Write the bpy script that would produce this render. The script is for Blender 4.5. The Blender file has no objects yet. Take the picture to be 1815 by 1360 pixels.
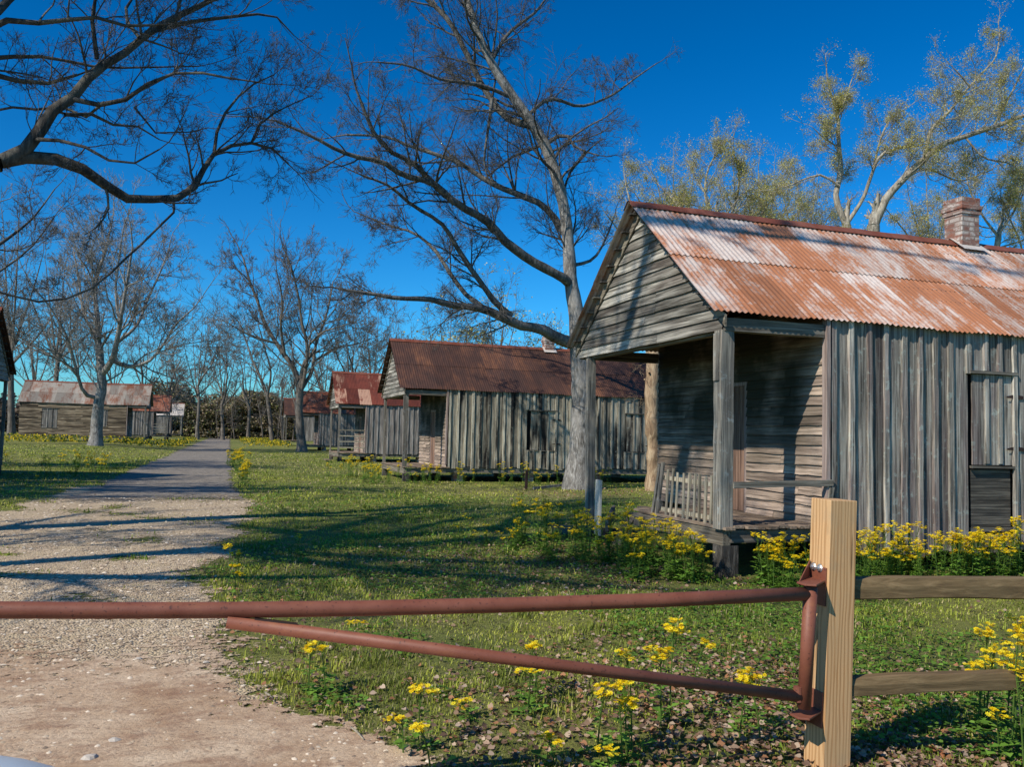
import bpy, math, random
import numpy as np
from math import radians, sin, cos, pi, tan, atan2
from mathutils import Vector, Matrix
random.seed(7)
RNG = np.random.default_rng(11)
SC = bpy.context.scene
COL = SC.collection

# ------------------------------------------------------------------ camera
F, YAW, PITCH, ROLL, CH = 1514.4, radians(18.151), radians(3.518), radians(1.345), 1.5
FW = np.array([sin(YAW)*cos(PITCH), cos(YAW)*cos(PITCH), sin(PITCH)])
RT0 = np.array([cos(YAW), -sin(YAW), 0.0]); UP0 = np.cross(RT0, FW)
RT = RT0*cos(ROLL)+UP0*sin(ROLL); UP = -RT0*sin(ROLL)+UP0*cos(ROLL)
C0 = np.array([0, 0, CH])
def ray(px, py): return FW*F+RT*(px-907.5)+UP*(680-py)
def at(px, py, z=0.0):
    d = ray(px, py); return C0+d*((z-CH)/d[2])
def atY(px, py, Y):
    d = ray(px, py); return C0+d*(Y/d[1])
def atX(px, py, X):
    d = ray(px, py); return C0+d*(X/d[0])
def atD(px, py, D):
    return C0+ray(px, py)*(D/F)
cam = bpy.data.cameras.new('camera'); co = bpy.data.objects.new('camera', cam); COL.objects.link(co)
cam.sensor_width = 36; cam.lens = 36*F/1815; cam.clip_end = 3000; cam.clip_start = .05
m = Matrix(((RT[0], UP[0], -FW[0], 0), (RT[1], UP[1], -FW[1], 0), (RT[2], UP[2], -FW[2], CH), (0, 0, 0, 1)))
co.matrix_world = m
SC.camera = co
SC.view_settings.view_transform = 'Standard'; SC.view_settings.look = 'None'; SC.view_settings.exposure = 0

# ------------------------------------------------------------------ light
SUN = Vector((1, .47, -.94)).normalized()      # direction of travel
w = bpy.data.worlds.new('World'); SC.world = w; w.use_nodes = True
nt = w.node_tree; nt.nodes.clear()
sky = nt.nodes.new('ShaderNodeTexSky'); sky.sky_type = 'NISHITA'; sky.sun_disc = False
sky.sun_elevation = math.asin(-SUN.z)
az = atan2(-SUN.x, -SUN.y)                     # clockwise from +Y
sky.sun_rotation = az
sky.altitude = 0; sky.air_density = 1.0; sky.dust_density = .25; sky.ozone_density = 3.5
hs = nt.nodes.new('ShaderNodeHueSaturation'); hs.inputs['Saturation'].default_value = 1.08; hs.inputs['Value'].default_value = 1.0
tn_ = nt.nodes.new('ShaderNodeMixRGB'); tn_.blend_type = 'MULTIPLY'; tn_.inputs[0].default_value = 1; tn_.inputs[2].default_value = (.070, .124, .150, 1)
gm_ = nt.nodes.new('ShaderNodeGamma'); gm_.inputs[1].default_value = 1.34
bg = nt.nodes.new('ShaderNodeBackground'); bg.inputs[1].default_value = 1.0   # the multiply node before the gamma already scales the sky to about a tenth
out = nt.nodes.new('ShaderNodeOutputWorld')
nt.links.new(sky.outputs[0], tn_.inputs[1]); nt.links.new(tn_.outputs[0], gm_.inputs[0]); nt.links.new(gm_.outputs[0], hs.inputs['Color']); nt.links.new(hs.outputs[0], bg.inputs[0]); nt.links.new(bg.outputs[0], out.inputs[0])
sl = bpy.data.lights.new('sun', 'SUN'); sl.energy = 5.0; sl.angle = radians(.5); sl.color = (1, .93, .81)
so = bpy.data.objects.new('sun', sl); COL.objects.link(so)
so.rotation_euler = SUN.to_track_quat('-Z', 'Y').to_euler(); so.location = (-20, -8, 30)

# ------------------------------------------------------------------ helpers
def H(x, y):
    """ground height"""
    x = np.asarray(x, float); y = np.asarray(y, float)
    s = np.clip((y-18)/40, 0, 1)*np.clip((-x-2.5)/6, 0, 1)*.28
    s = s - np.clip((2-y)/30, 0, 1)*.1
    s = s + .05*np.sin(x*.55+1.2)*np.sin(y*.37)*np.clip((x-.8)/1.5, 0, 1)*np.clip(1-(y-20)/10, 0, 1)
    return s
def tag(o, label=None, cat=None, group=None, kind=None):
    if label: o['label'] = label
    if cat: o['category'] = cat
    if group: o['group'] = group
    if kind: o['kind'] = kind
    return o
def thing(name, label, cat, loc=(0, 0, 0), group=None, rz=0):
    o = bpy.data.objects.new(name, None); COL.objects.link(o); o.location = loc; o.rotation_euler = (0, 0, rz)
    o.empty_display_size = .2
    return tag(o, label, cat, group)
def copy_tree(o, parent=None):
    c = o.copy(); COL.objects.link(c); c.parent = parent
    for ch in o.children: copy_tree(ch, c)
    return c
class MB:
    """collects polygons, one colour value per block of vertices"""
    def __init__(s): s.v = []; s.f = []; s.c = []; s.smooth = False
    def add(s, vs, fs, c=(.5, .5, .5)):
        n = len(s.v); s.v.extend([tuple(map(float, a)) for a in vs]); s.f.extend([tuple(i+n for i in f) for f in fs]); s.c.extend([tuple(c)]*len(vs))
    def box(s, a, b, c=None, rot=None, piv=None):
        if c is None: c = (random.random(), random.random(), random.random())
        x0, y0, z0 = a; x1, y1, z1 = b
        vs = [(x0,y0,z0),(x1,y0,z0),(x1,y1,z0),(x0,y1,z0),(x0,y0,z1),(x1,y0,z1),(x1,y1,z1),(x0,y1,z1)]
        if rot is not None:
            p = Vector(piv if piv is not None else [(x0+x1)/2, (y0+y1)/2, (z0+z1)/2]); vs = [tuple(rot @ (Vector(q)-p)+p) for q in vs]
        s.add(vs, [(0,3,2,1),(4,5,6,7),(0,1,5,4),(1,2,6,5),(2,3,7,6),(3,0,4,7)], c)
    def board(s, p0, p1, wv, tv, c=None, seg=1, jit=0.0):
        """plank from p0 to p1, full width vector wv, full thickness vector tv, edges jittered along its length"""
        if c is None: c = (random.random(), random.random(), random.random())
        p0, p1, wv, tv = map(Vector, (p0, p1, wv, tv)); vs = []; fs = []
        for i in range(seg+1):
            t = i/seg; p = p0.lerp(p1, t)
            j1 = random.uniform(-jit, jit); j2 = random.uniform(-jit, jit); wn = wv.normalized()
            a = p-wv/2+wn*j1; b = p+wv/2+wn*j2
            vs += [a-tv/2, b-tv/2, b+tv/2, a+tv/2]
        for i in range(seg):
            k = i*4
            for q in range(4):
                r = (q+1) % 4; fs.append((k+q, k+r, k+4+r, k+4+q))
        fs += [(3, 2, 1, 0), (seg*4, seg*4+1, seg*4+2, seg*4+3)]
        s.add(vs, fs, c)
    def tube(s, pts, rads, n=10, c=(.5, .5, .5), cap=True):
        V, Fc = tubes_np([np.array(pts, float)], [np.array(rads, float)], n)
        Fc = [tuple(f) for f in Fc]
        if cap:
            Fc.append(tuple(range(n))[::-1]); Fc.append(tuple(range(len(V)-n, len(V))))
        s.add(V, Fc, c)
    def build(s, name, mat, parent=None, smooth=False, bevel=0, flipx=False):
        me = bpy.data.meshes.new(name)
        v = [(-a, b, c) for a, b, c in s.v] if flipx else s.v
        f = [q[::-1] for q in s.f] if flipx else s.f
        me.from_pydata(v, [], f)
        ca = me.color_attributes.new('Col', 'FLOAT_COLOR', 'POINT')
        ca.data.foreach_set('color', np.array([(a, b, c, 1) for a, b, c in s.c], dtype=np.float32).ravel())
        me.materials.append(mat)
        if smooth: me.polygons.foreach_set('use_smooth', [True]*len(me.polygons))
        me.update()
        o = bpy.data.objects.new(name, me); COL.objects.link(o); o.parent = parent
        if bevel:
            b = o.modifiers.new('bevel', 'BEVEL'); b.width = bevel; b.segments = 2; b.limit_method = 'ANGLE'
        return o
def np_mesh(name, V, Fc, mat, parent=None, C=None, smooth=False):
    """V (n,3); Fc (m,k) all the same size"""
    me = bpy.data.meshes.new(name); V = np.asarray(V, np.float32); Fc = np.asarray(Fc, np.int32); k = Fc.shape[1]
    me.vertices.add(len(V)); me.vertices.foreach_set('co', V.ravel())
    me.loops.add(Fc.size); me.loops.foreach_set('vertex_index', Fc.ravel())
    me.polygons.add(len(Fc)); me.polygons.foreach_set('loop_start', np.arange(0, Fc.size, k, dtype=np.int32)); me.polygons.foreach_set('loop_total', np.full(len(Fc), k, np.int32))
    if smooth: me.polygons.foreach_set('use_smooth', np.ones(len(Fc), bool))
    if C is not None:
        ca = me.color_attributes.new('Col', 'FLOAT_COLOR', 'POINT'); C = np.asarray(C, np.float32)
        ca.data.foreach_set('color', np.concatenate([C, np.ones((len(C), 1), np.float32)], 1).ravel())
    me.materials.append(mat); me.update(calc_edges=True)
    o = bpy.data.objects.new(name, me); COL.objects.link(o); o.parent = parent
    return o
def tubes_np(chains, rads, n):
    """chains all of one length K -> verts, quads"""
    P = np.stack(chains); R = np.stack(rads); N, K, _ = P.shape
    T = np.gradient(P, axis=1); T /= np.linalg.norm(T, axis=2, keepdims=True)+1e-9
    ref = np.where(np.abs(T[:, :1, 2:3]) > .9, np.array([1., 0, 0]), np.array([0, 0, 1.]))
    A = np.cross(T, np.broadcast_to(ref, T.shape)); A /= np.linalg.norm(A, axis=2, keepdims=True)+1e-9
    B = np.cross(T, A)
    th = np.arange(n)*2*pi/n
    V = P[:, :, None]+R[:, :, None, None]*(A[:, :, None]*np.cos(th)[None, None, :, None]+B[:, :, None]*np.sin(th)[None, None, :, None])
    idx = np.arange(N*K*n).reshape(N, K, n)
    a = idx[:, :-1, :]; b = idx[:, 1:, :]
    Q = np.stack([a, np.roll(a, -1, 2), np.roll(b, -1, 2), b], -1).reshape(-1, 4)
    return V.reshape(-1, 3), Q
def chains_mesh(name, chains, mat, parent, smooth=True):
    """chains: list of (pts Kx3, rad K, n)"""
    groups = {}
    for p, r, n in chains: groups.setdefault((len(p), n), []).append((p, r))
    VV = []; QQ = []; off = 0
    for (K, n), L in groups.items():
        V, Q = tubes_np([np.asarray(a[0], float) for a in L], [np.asarray(a[1], float) for a in L], n)
        VV.append(V); QQ.append(Q+off); off += len(V)
    return np_mesh(name, np.concatenate(VV), np.concatenate(QQ), mat, parent, smooth=smooth)
def vnoise(x, y, s, seed=0):
    """2D value noise 0..1, feature size s"""
    r = np.random.default_rng(1000+seed); G = r.random((256, 256))
    x = np.asarray(x)/s+37.3; y = np.asarray(y)/s+91.7
    xi = np.floor(x).astype(int); yi = np.floor(y).astype(int); fx = x-xi; fy = y-yi
    fx = fx*fx*(3-2*fx); fy = fy*fy*(3-2*fy)
    g = lambda a, b: G[a % 256, b % 256]
    return (g(xi, yi)*(1-fx)+g(xi+1, yi)*fx)*(1-fy)+(g(xi, yi+1)*(1-fx)+g(xi+1, yi+1)*fx)*fy
def fnoise(x, y, s, seed=0): return .55*vnoise(x, y, s, seed)+.3*vnoise(x, y, s/2.1, seed+1)+.15*vnoise(x, y, s/4.3, seed+2)
def scatter(name, tmpl, faces, pos, yaw, scale, C, mat, parent=None, tilt=None, tmplC=None):
    """join N transformed copies of a tiny template; scale (N,) or (N,3)"""
    N = len(pos); T = np.asarray(tmpl, float); k = len(T)
    sc = scale[:, None, None] if scale.ndim == 1 else scale[:, None, :]
    V = T[None]*sc
    if tilt is not None:
        ct, st = np.cos(tilt)[:, None], np.sin(tilt)[:, None]
        y = V[:, :, 1]*ct-V[:, :, 2]*st; z = V[:, :, 1]*st+V[:, :, 2]*ct; V = np.stack([V[:, :, 0], y, z], -1)
    c, s = np.cos(yaw)[:, None], np.sin(yaw)[:, None]
    V = np.stack([V[:, :, 0]*c-V[:, :, 1]*s, V[:, :, 0]*s+V[:, :, 1]*c, V[:, :, 2]], -1)+pos[:, None]
    Fc = np.asarray(faces)[None]+(np.arange(N)*k)[:, None, None]
    CC = np.repeat(C[:, None], k, 1)
    if tmplC is not None: CC = CC*np.asarray(tmplC)[None, :, None]
    return np_mesh(name, V.reshape(-1, 3), Fc.reshape(-1, np.asarray(faces).shape[1]), mat, parent, CC.reshape(-1, 3))

# ------------------------------------------------------------------ materials
class Mat:
    def __init__(s, name, rough=.85):
        s.m = bpy.data.materials.new(name); s.m.use_nodes = True; s.t = s.m.node_tree; s.b = s.t.nodes['Principled BSDF']
        s.b.inputs['Roughness'].default_value = rough; s.b.inputs['Specular IOR Level'].default_value = .25
        s.tc = s.n('ShaderNodeTexCoord').outputs['Object']
    def n(s, t, **k):
        q = s.t.nodes.new(t)
        for a, b in k.items(): setattr(q, a, b)
        return q
    def l(s, a, b): s.t.links.new(a, b)
    def map(s, scale, src=None, loc=(0, 0, 0)):
        q = s.n('ShaderNodeMapping'); q.inputs['Scale'].default_value = scale; q.inputs['Location'].default_value = loc; s.l(src or s.tc, q.inputs[0]); return q.outputs[0]
    def noise(s, vec, sc=1, det=4, rough=.6, dist=0):
        q = s.n('ShaderNodeTexNoise'); q.inputs['Scale'].default_value = sc; q.inputs['Detail'].default_value = det; q.inputs['Roughness'].default_value = rough; q.inputs['Distortion'].default_value = dist
        s.l(vec, q.inputs['Vector']); return q.outputs['Fac']
    def voro(s, vec, sc=1, feat='F1'):
        q = s.n('ShaderNodeTexVoronoi'); q.feature = feat; q.inputs['Scale'].default_value = sc; s.l(vec, q.inputs['Vector']); return q
    def ramp(s, f, stops):
        q = s.n('ShaderNodeValToRGB'); e = q.color_ramp.elements
        while len(e) < len(stops): e.new(.5)
        for el, (p, c) in zip(e, stops):
            el.position = p; el.color = (c, c, c, 1) if isinstance(c, (int, float)) else (*c, 1)
        s.l(f, q.inputs[0]); return q.outputs[0]
    def mix(s, f, a, b, mode='MIX'):
        q = s.n('ShaderNodeMixRGB', blend_type=mode)
        for i, v in ((0, f), (1, a), (2, b)):
            if isinstance(v, (int, float)): q.inputs[i].default_value = v if i == 0 else (v, v, v, 1)
            elif isinstance(v, tuple): q.inputs[i].default_value = (*v, 1)
            else: s.l(v, q.inputs[i])
        return q.outputs[0]
    def math(s, op, a, b=0):
        q = s.n('ShaderNodeMath', operation=op)
        for i, v in ((0, a), (1, b)):
            if isinstance(v, (int, float)): q.inputs[i].default_value = v
            else: s.l(v, q.inputs[i])
        return q.outputs[0]
    def attr(s):
        q = s.n('ShaderNodeAttribute', attribute_name='Col'); sp = s.n('ShaderNodeSeparateColor'); s.l(q.outputs['Color'], sp.inputs[0])
        return q.outputs['Color'], sp.outputs
    def bump(s, h, strength=.4, dist=.01):
        q = s.n('ShaderNodeBump'); q.inputs['Strength'].default_value = strength; q.inputs['Distance'].default_value = dist; s.l(h, q.inputs['Height']); s.l(q.outputs[0], s.b.inputs['Normal'])
    def col(s, c):
        if isinstance(c, tuple): s.b.inputs['Base Color'].default_value = (*c, 1)
        else: s.l(c, s.b.inputs['Base Color'])
        return s.m
def wood(name, axis, pale, mid, dark, stain=None, stain_amt=.5, lichen=None, tone=.35, grain=1.0, rough=.9):
    """weathered plank; axis is the grain direction"""
    pale, mid, dark = [(a_[0]*1.07, a_[1]*.99, a_[2]*.86) for a_ in (pale, mid, dark)]
    M = Mat(name, rough)
    fs = {'x': (1.2, 38, 38), 'y': (38, 1.2, 38), 'z': (38, 38, 1.2)}[axis]; bs = {'x': (.6, 4, 4), 'y': (4, .6, 4), 'z': (4, 4, .6)}[axis]
    _, ch = M.attr()
    off = M.n('ShaderNodeCombineXYZ')
    for i in range(3): M.l(M.math('MULTIPLY', ch[1], 7.3), off.inputs[i])
    add = M.n('ShaderNodeVectorMath', operation='ADD'); M.l(M.tc, add.inputs[0]); M.l(off.outputs[0], add.inputs[1]); v = add.outputs[0]
    g = M.noise(M.map(fs, v), grain, 5, .65, .4)
    b = M.noise(M.map(bs, v), 1, 4, .6, .3)
    f2 = M.noise(M.map((9, 9, 9), v), 1, 5, .7)
    c = M.ramp(g, [(.3, dark), (.47, mid), (.62, pale)])
    c = M.mix(M.ramp(b, [(.42, 0.0), (.68, .75)]), c, M.mix(.45, c, dark))
    if stain: c = M.mix(M.math('MULTIPLY', M.ramp(M.noise(M.map(bs, v, (5, 3, 8)), .8, 3), [(.48, 0.0), (.62, 1.0)]), stain_amt), c, M.mix(1.0, M.ramp(g, [(.3, .35), (.65, 1.2)]), stain, 'MULTIPLY'))
    if lichen: c = M.mix(M.ramp(f2, [(.57, 0.0), (.68, .6)]), c, lichen)
    tn = M.math('ADD', M.math('MULTIPLY', ch[0], tone*2), 1-tone)
    c = M.mix(1.0, c, M.ramp(tn, [(0, 0.0), (1, 1.0)]) if False else c, 'MIX')
    q = M.n('ShaderNodeVectorMath', operation='SCALE'); M.l(c, q.inputs[0]); M.l(tn, q.inputs['Scale']); c = q.outputs[0]
    M.bump(M.math('ADD', g, M.math('MULTIPLY', f2, .5)), .55, .012)
    return M.col(c)
def rusty(name, pale, rust, dark, lo=.42, hi=.58, along=(1.1, .5, .5), dk=.62, tone=.3, tv=.06):
    M = Mat(name, .6); M.b.inputs['Metallic'].default_value = .15
    _, ch = M.attr()
    off = M.n('ShaderNodeCombineXYZ'); M.l(M.math('MULTIPLY', ch[1], .12), off.inputs[0]); M.l(M.math('MULTIPLY', ch[2], .25), off.inputs[1])
    add = M.n('ShaderNodeVectorMath', operation='ADD'); M.l(M.tc, add.inputs[0]); M.l(off.outputs[0], add.inputs[1])
    big = M.noise(M.map(along, add.outputs[0]), 1.6, 6, .68, .5)
    st = M.noise(M.map((16, 1.2, 1.2), add.outputs[0]), 1, 5, .65, .3)
    fine = M.noise(M.map((14, 14, 14)), 1.5, 6, .75)
    f = M.math('ADD', M.math('ADD', M.math('MULTIPLY', big, .52), M.math('MULTIPLY', st, .22)), M.math('MULTIPLY', fine, .26))
    f = M.math('ADD', f, M.math('MULTIPLY', M.math('SUBTRACT', ch[0], .5), tv))
    c = M.mix(M.ramp(f, [(lo, 0.0), (hi, 1.0)]), pale, rust)
    c = M.mix(M.math('MULTIPLY', M.ramp(fine, [(.35, 1.0), (.55, 0.0)]), .4), c, M.mix(.5, rust, dark))
    c = M.mix(M.ramp(f, [(dk-.04, 0.0), (dk+.08, .85)]), c, dark)
    tn = M.math('ADD', M.math('MULTIPLY', ch[1], tone*2), 1-tone)
    q = M.n('ShaderNodeVectorMath', operation='SCALE'); M.l(c, q.inputs[0]); M.l(tn, q.inputs['Scale']); c = q.outputs[0]
    M.bump(fine, .25, .004)
    return M.col(c)
m_boards1 = wood('weathered grey boards', 'z', (.40, .395, .385), (.19, .185, .18), (.018, .018, .018), (.17, .12, .115), .6, (.33, .38, .34), tone=.45)
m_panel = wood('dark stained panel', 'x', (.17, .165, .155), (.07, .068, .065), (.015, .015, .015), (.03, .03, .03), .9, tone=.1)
m_boards2 = wood('weathered olive boards', 'z', (.55, .54, .48), (.29, .28, .245), (.016, .015, .015), (.03, .028, .025), 1.0, (.36, .37, .30), tone=.45)
m_boards3 = wood('grey boards', 'z', (.42, .41, .42), (.21, .205, .21), (.035, .034, .036), (.08, .07, .07), .5, tone=.4)
m_lap_gable = wood('gable lap siding', 'y', (.43, .43, .42), (.2, .2, .19), (.025, .022, .019), (.08, .062, .05), .8, tone=.42)
m_lap_porch = wood('porch lap siding', 'y', (.54, .45, .40), (.33, .27, .235), (.05, .04, .036), (.2, .145, .12), .6, tone=.35)
def shade_and_stain(m):  # paints porch roof shade, with some dark staining, into the upper wall colour
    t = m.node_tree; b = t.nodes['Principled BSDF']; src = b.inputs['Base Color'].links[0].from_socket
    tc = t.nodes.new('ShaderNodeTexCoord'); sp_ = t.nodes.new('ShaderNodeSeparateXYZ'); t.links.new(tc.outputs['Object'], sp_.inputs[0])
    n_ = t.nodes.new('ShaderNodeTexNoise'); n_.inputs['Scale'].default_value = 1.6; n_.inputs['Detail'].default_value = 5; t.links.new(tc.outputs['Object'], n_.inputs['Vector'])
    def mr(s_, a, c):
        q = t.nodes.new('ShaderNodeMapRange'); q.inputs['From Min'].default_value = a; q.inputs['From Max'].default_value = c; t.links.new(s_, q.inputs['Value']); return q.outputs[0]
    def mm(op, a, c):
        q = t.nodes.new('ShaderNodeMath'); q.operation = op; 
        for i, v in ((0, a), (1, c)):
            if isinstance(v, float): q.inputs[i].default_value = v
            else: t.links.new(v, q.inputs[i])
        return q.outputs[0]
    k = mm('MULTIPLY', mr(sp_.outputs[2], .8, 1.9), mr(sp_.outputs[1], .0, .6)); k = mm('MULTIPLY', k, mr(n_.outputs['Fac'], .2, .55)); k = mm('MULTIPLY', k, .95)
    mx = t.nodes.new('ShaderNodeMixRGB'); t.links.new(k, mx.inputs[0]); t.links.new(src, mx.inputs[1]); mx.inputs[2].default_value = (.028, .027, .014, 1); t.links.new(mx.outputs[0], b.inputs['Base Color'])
shade_and_stain(m_lap_porch)
m_lap_side = wood('side lap siding', 'x', (.44, .37, .29), (.2, .16, .12), (.03, .024, .018), (.05, .035, .025), .8, tone=.45)
m_lap_dark = wood('cool lap siding', 'y', (.34, .36, .36), (.2, .215, .22), (.05, .05, .05), None, tone=.2)
m_beam = wood('grey timber', 'z', (.31, .30, .28), (.16, .16, .155), (.03, .03, .03), (.1, .08, .07), .4, (.3, .33, .32), tone=.2)
m_beam_h = wood('grey timber horizontal', 'x', (.27, .265, .25), (.14, .135, .125), (.035, .032, .03), (.08, .06, .05), .4, tone=.3)
m_beam_y = wood('grey timber across', 'y', (.3, .285, .25), (.17, .155, .13), (.035, .032, .03), (.08, .06, .05), .4, tone=.3)
m_trim = wood('pinkish trim', 'z', (.4, .34, .34), (.27, .22, .22), (.1, .08, .08), tone=.12)
m_door = wood('brown door boards', 'z', (.3, .2, .16), (.17, .11, .09), (.05, .03, .025), tone=.3)
m_slat = wood('pale slats', 'z', (.42, .4, .34), (.27, .25, .21), (.08, .075, .06), tone=.35)
m_deck = wood('deck planks', 'y', (.3, .24, .2), (.19, .15, .12), (.05, .04, .035), tone=.35)
m_roof1 = rusty('orange rusted tin', (.60, .52, .46), (.40, .16, .075), (.19, .10, .07), .445, .53, dk=.60, tone=.2, tv=.07)
m_roof2 = rusty('dark rusted tin', (.21, .09, .045), (.085, .042, .03), (.04, .026, .022), .38, .5, dk=.54, tone=.25)
m_roof3 = rusty('red rusted tin', (.46, .27, .18), (.17, .042, .025), (.085, .026, .018), .42, .47, dk=.56, tv=.3)
m_roof4 = rusty('brown rusted tin', (.42, .26, .19), (.22, .075, .04), (.1, .035, .02), .38, .5, dk=.6)
m_roofL = rusty('grey and rusted tin', (.34, .31, .26), (.21, .085, .045), (.11, .05, .035), .47, .58, dk=.68)
m_roofP = rusty('pale tin', (.62, .56, .5), (.4, .3, .24), (.2, .15, .12), .55, .75, dk=.9)
m_ridge = rusty('ridge tin', (.3, .12, .08), (.2, .06, .035), (.08, .03, .02), .4, .55)
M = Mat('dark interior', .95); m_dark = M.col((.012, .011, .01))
# bricks
M = Mat('painted brick', .85)
bt = M.n('ShaderNodeTexBrick'); bt.inputs['Scale'].default_value = 1; bt.inputs['Mortar Size'].default_value = .012; bt.inputs['Brick Width'].default_value = .21; bt.inputs['Row Height'].default_value = .075
bt.inputs['Color1'].default_value = (.5, .45, .4, 1); bt.inputs['Color2'].default_value = (.17, .05, .03, 1); bt.inputs['Mortar'].default_value = (.22, .16, .13, 1); bt.inputs['Bias'].default_value = .0
sx = M.n('ShaderNodeSeparateXYZ'); M.l(M.tc, sx.inputs[0]); cb = M.n('ShaderNodeCombineXYZ'); M.l(M.math('ADD', sx.outputs[0], sx.outputs[1]), cb.inputs[0]); M.l(sx.outputs[2], cb.inputs[1]); M.l(cb.outputs[0], bt.inputs['Vector'])
nb = M.noise(M.map((5, 5, 5)), 1.4, 5, .7)
c = M.mix(M.ramp(nb, [(.5, 0.0), (.6, .85)]), bt.outputs['Color'], (.55, .5, .45)); c = M.mix(M.math('MULTIPLY', bt.outputs['Fac'], .8), c, (.25, .18, .15))
c = M.mix(M.ramp(M.noise(M.map((3, 3, 9)), 1, 4), [(.5, 0.0), (.62, .85)]), c, (.26, .1, .065))
M.bump(M.math('SUBTRACT', nb, bt.outputs['Fac']), .6, .02); m_brick = M.col(c)
# bark
def bark(name, pale, mid, dark, sc=1.0, moss=None):
    M = Mat(name, .9); v = M.tc
    g = M.noise(M.map((14*sc, 14*sc, 3.5*sc)), 1, 5, .7, .8); b = M.noise(M.map((2*sc, 2*sc, 1.2*sc)), 1, 4, .6)
    c = M.ramp(g, [(.3, dark), (.5, mid), (.68, pale)]); c = M.mix(M.ramp(b, [(.45, 0.0), (.62, .65)]), c, M.mix(.6, c, pale))
    if moss: c = M.mix(M.ramp(M.noise(M.map((1.3, 1.3, .8)), 1, 4), [(.5, 0.0), (.6, .6)]), c, moss)
    M.bump(g, .7, .03); return M.col(c)
m_bark = bark('grey bark', (.42, .40, .37), (.19, .175, .155), (.03, .027, .024), .9)
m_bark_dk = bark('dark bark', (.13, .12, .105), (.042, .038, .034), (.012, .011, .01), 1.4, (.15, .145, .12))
m_bark_far = bark('far grey bark', (.24, .21, .175), (.13, .11, .092), (.05, .042, .035), .5)
m_bark_brown = bark('brown bark', (.5, .45, .36), (.25, .21, .16), (.06, .048, .036), .7)
m_twig = bark('dark twigs', (.17, .158, .14), (.085, .078, .07), (.03, .027, .024), .8)
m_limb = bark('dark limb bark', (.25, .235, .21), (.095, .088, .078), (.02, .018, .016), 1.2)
m_snag = bark('bare dead wood', (.52, .4, .26), (.3, .2, .12), (.09, .055, .035), .7)
def plain(name, c, rough=.8, metal=0, bumpn=None, var=.15, sc=12):
    M = Mat(name, rough); M.b.inputs['Metallic'].default_value = metal
    n = M.noise(M.map((sc, sc, sc)), 1, 5, .65)
    k = M.mix(M.ramp(n, [(.35, 0.0), (.65, 1.0)]), tuple(a*(1-var) for a in c), tuple(min(1, a*(1+var)) for a in c))
    if bumpn: M.bump(n, bumpn, .003)
    return M.col(k)
M = Mat('red oxide pipe paint', .55); M.b.inputs['Specular IOR Level'].default_value = .4
n1 = M.noise(M.map((6, 6, 6)), 1, 5, .7); n2 = M.noise(M.map((70, 70, 70)), 1, 3, .6)
c = M.mix(M.ramp(n1, [(.35, 0.0), (.7, 1.0)]), (.18, .055, .03), (.245, .088, .052)); c = M.mix(M.ramp(n2, [(.62, 0.0), (.68, .85)]), c, (.07, .024, .017))
c = M.mix(M.ramp(M.noise(M.map((3, 9, 9), None, (3, 1, 2)), 1, 6, .8), [(.56, 0.0), (.66, .75)]), c, (.26, .10, .045))
M.bump(M.math('ADD', n1, n2), .12, .003); m_pipe = M.col(c)
# fresh post: growth rings along z
M = Mat('new yellow pine', .7)
wv = M.n('ShaderNodeTexWave', wave_type='RINGS', rings_direction='Z'); wv.inputs['Scale'].default_value = 17; wv.inputs['Distortion'].default_value = 7; wv.inputs['Detail'].default_value = 2; wv.inputs['Detail Scale'].default_value = .7; M.l(M.map((1, 1, .16), None, (.02, .075, 0)), wv.inputs['Vector'])
gn = M.noise(M.map((90, 90, 3)), 1, 4, .6); gb = M.noise(M.map((3, 3, 1.5)), 1, 3)
c = M.mix(M.ramp(wv.outputs['Fac'], [(.45, 0.0), (.8, 1.0)]), (.70, .42, .20), (.46, .23, .09)); c = M.mix(M.math('MULTIPLY', gn, .5), c, (.46, .29, .14)); c = M.mix(M.ramp(gb, [(.4, 0.0), (.7, .5)]), c, (.46, .34, .19))
ck = M.noise(M.map((38, 38, .9), None, (3, 1, 0)), 1, 3, .5); c = M.mix(M.ramp(ck, [(.66, 0.0), (.70, .85)]), c, (.13, .075, .035)); c = M.mix(M.ramp(M.noise(M.map((8, 8, 5)), 1, 5, .7), [(.55, 0.0), (.75, .45)]), c, (.36, .27, .17))
M.bump(gn, .25, .005); m_pine = M.col(c)
M = Mat('split rail wood', .8)
gn = M.noise(M.map((1.5, 30, 30)), 1.2, 5, .65, .8); gb = M.noise(M.map((2, 2, 2)), 1, 4)
c = M.ramp(gn, [(.3, (.07, .042, .02)), (.5, (.17, .11, .05)), (.68, (.28, .19, .095))]); c = M.mix(M.ramp(gb, [(.4, 0.0), (.65, .5)]), c, (.14, .1, .05))
M.bump(gn, .5, .008); m_rail = M.col(c)
m_bolt = plain('zinc bolt', (.6, .6, .6), .3, .8)
m_iron = plain('rusty iron', (.05, .03, .025), .7, .3)
m_cloth_white = plain('bleached board', (.5, .48, .42), .9, 0, .2)
# leaf-like materials driven by vertex colour
def leafy(name, trans=.35, rough=.7):
    M = Mat(name, rough); cA, _ = M.attr(); M.l(cA, M.b.inputs['Base Color'])
    tr = M.n('ShaderNodeBsdfTranslucent'); M.l(cA, tr.inputs[0]); mx = M.n('ShaderNodeMixShader'); mx.inputs[0].default_value = trans
    M.l(M.b.outputs[0], mx.inputs[1]); M.l(tr.outputs[0], mx.inputs[2]); M.l(mx.outputs[0], M.t.nodes['Material Output'].inputs[0]); return M.m
m_grass = leafy('grass blades'); m_leaf = leafy('dry leaves', .15); m_weed = leafy('weed leaves', .3); m_petal = leafy('yellow petals', .3, .6); m_stone = leafy('stones', 0, .9)
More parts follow.
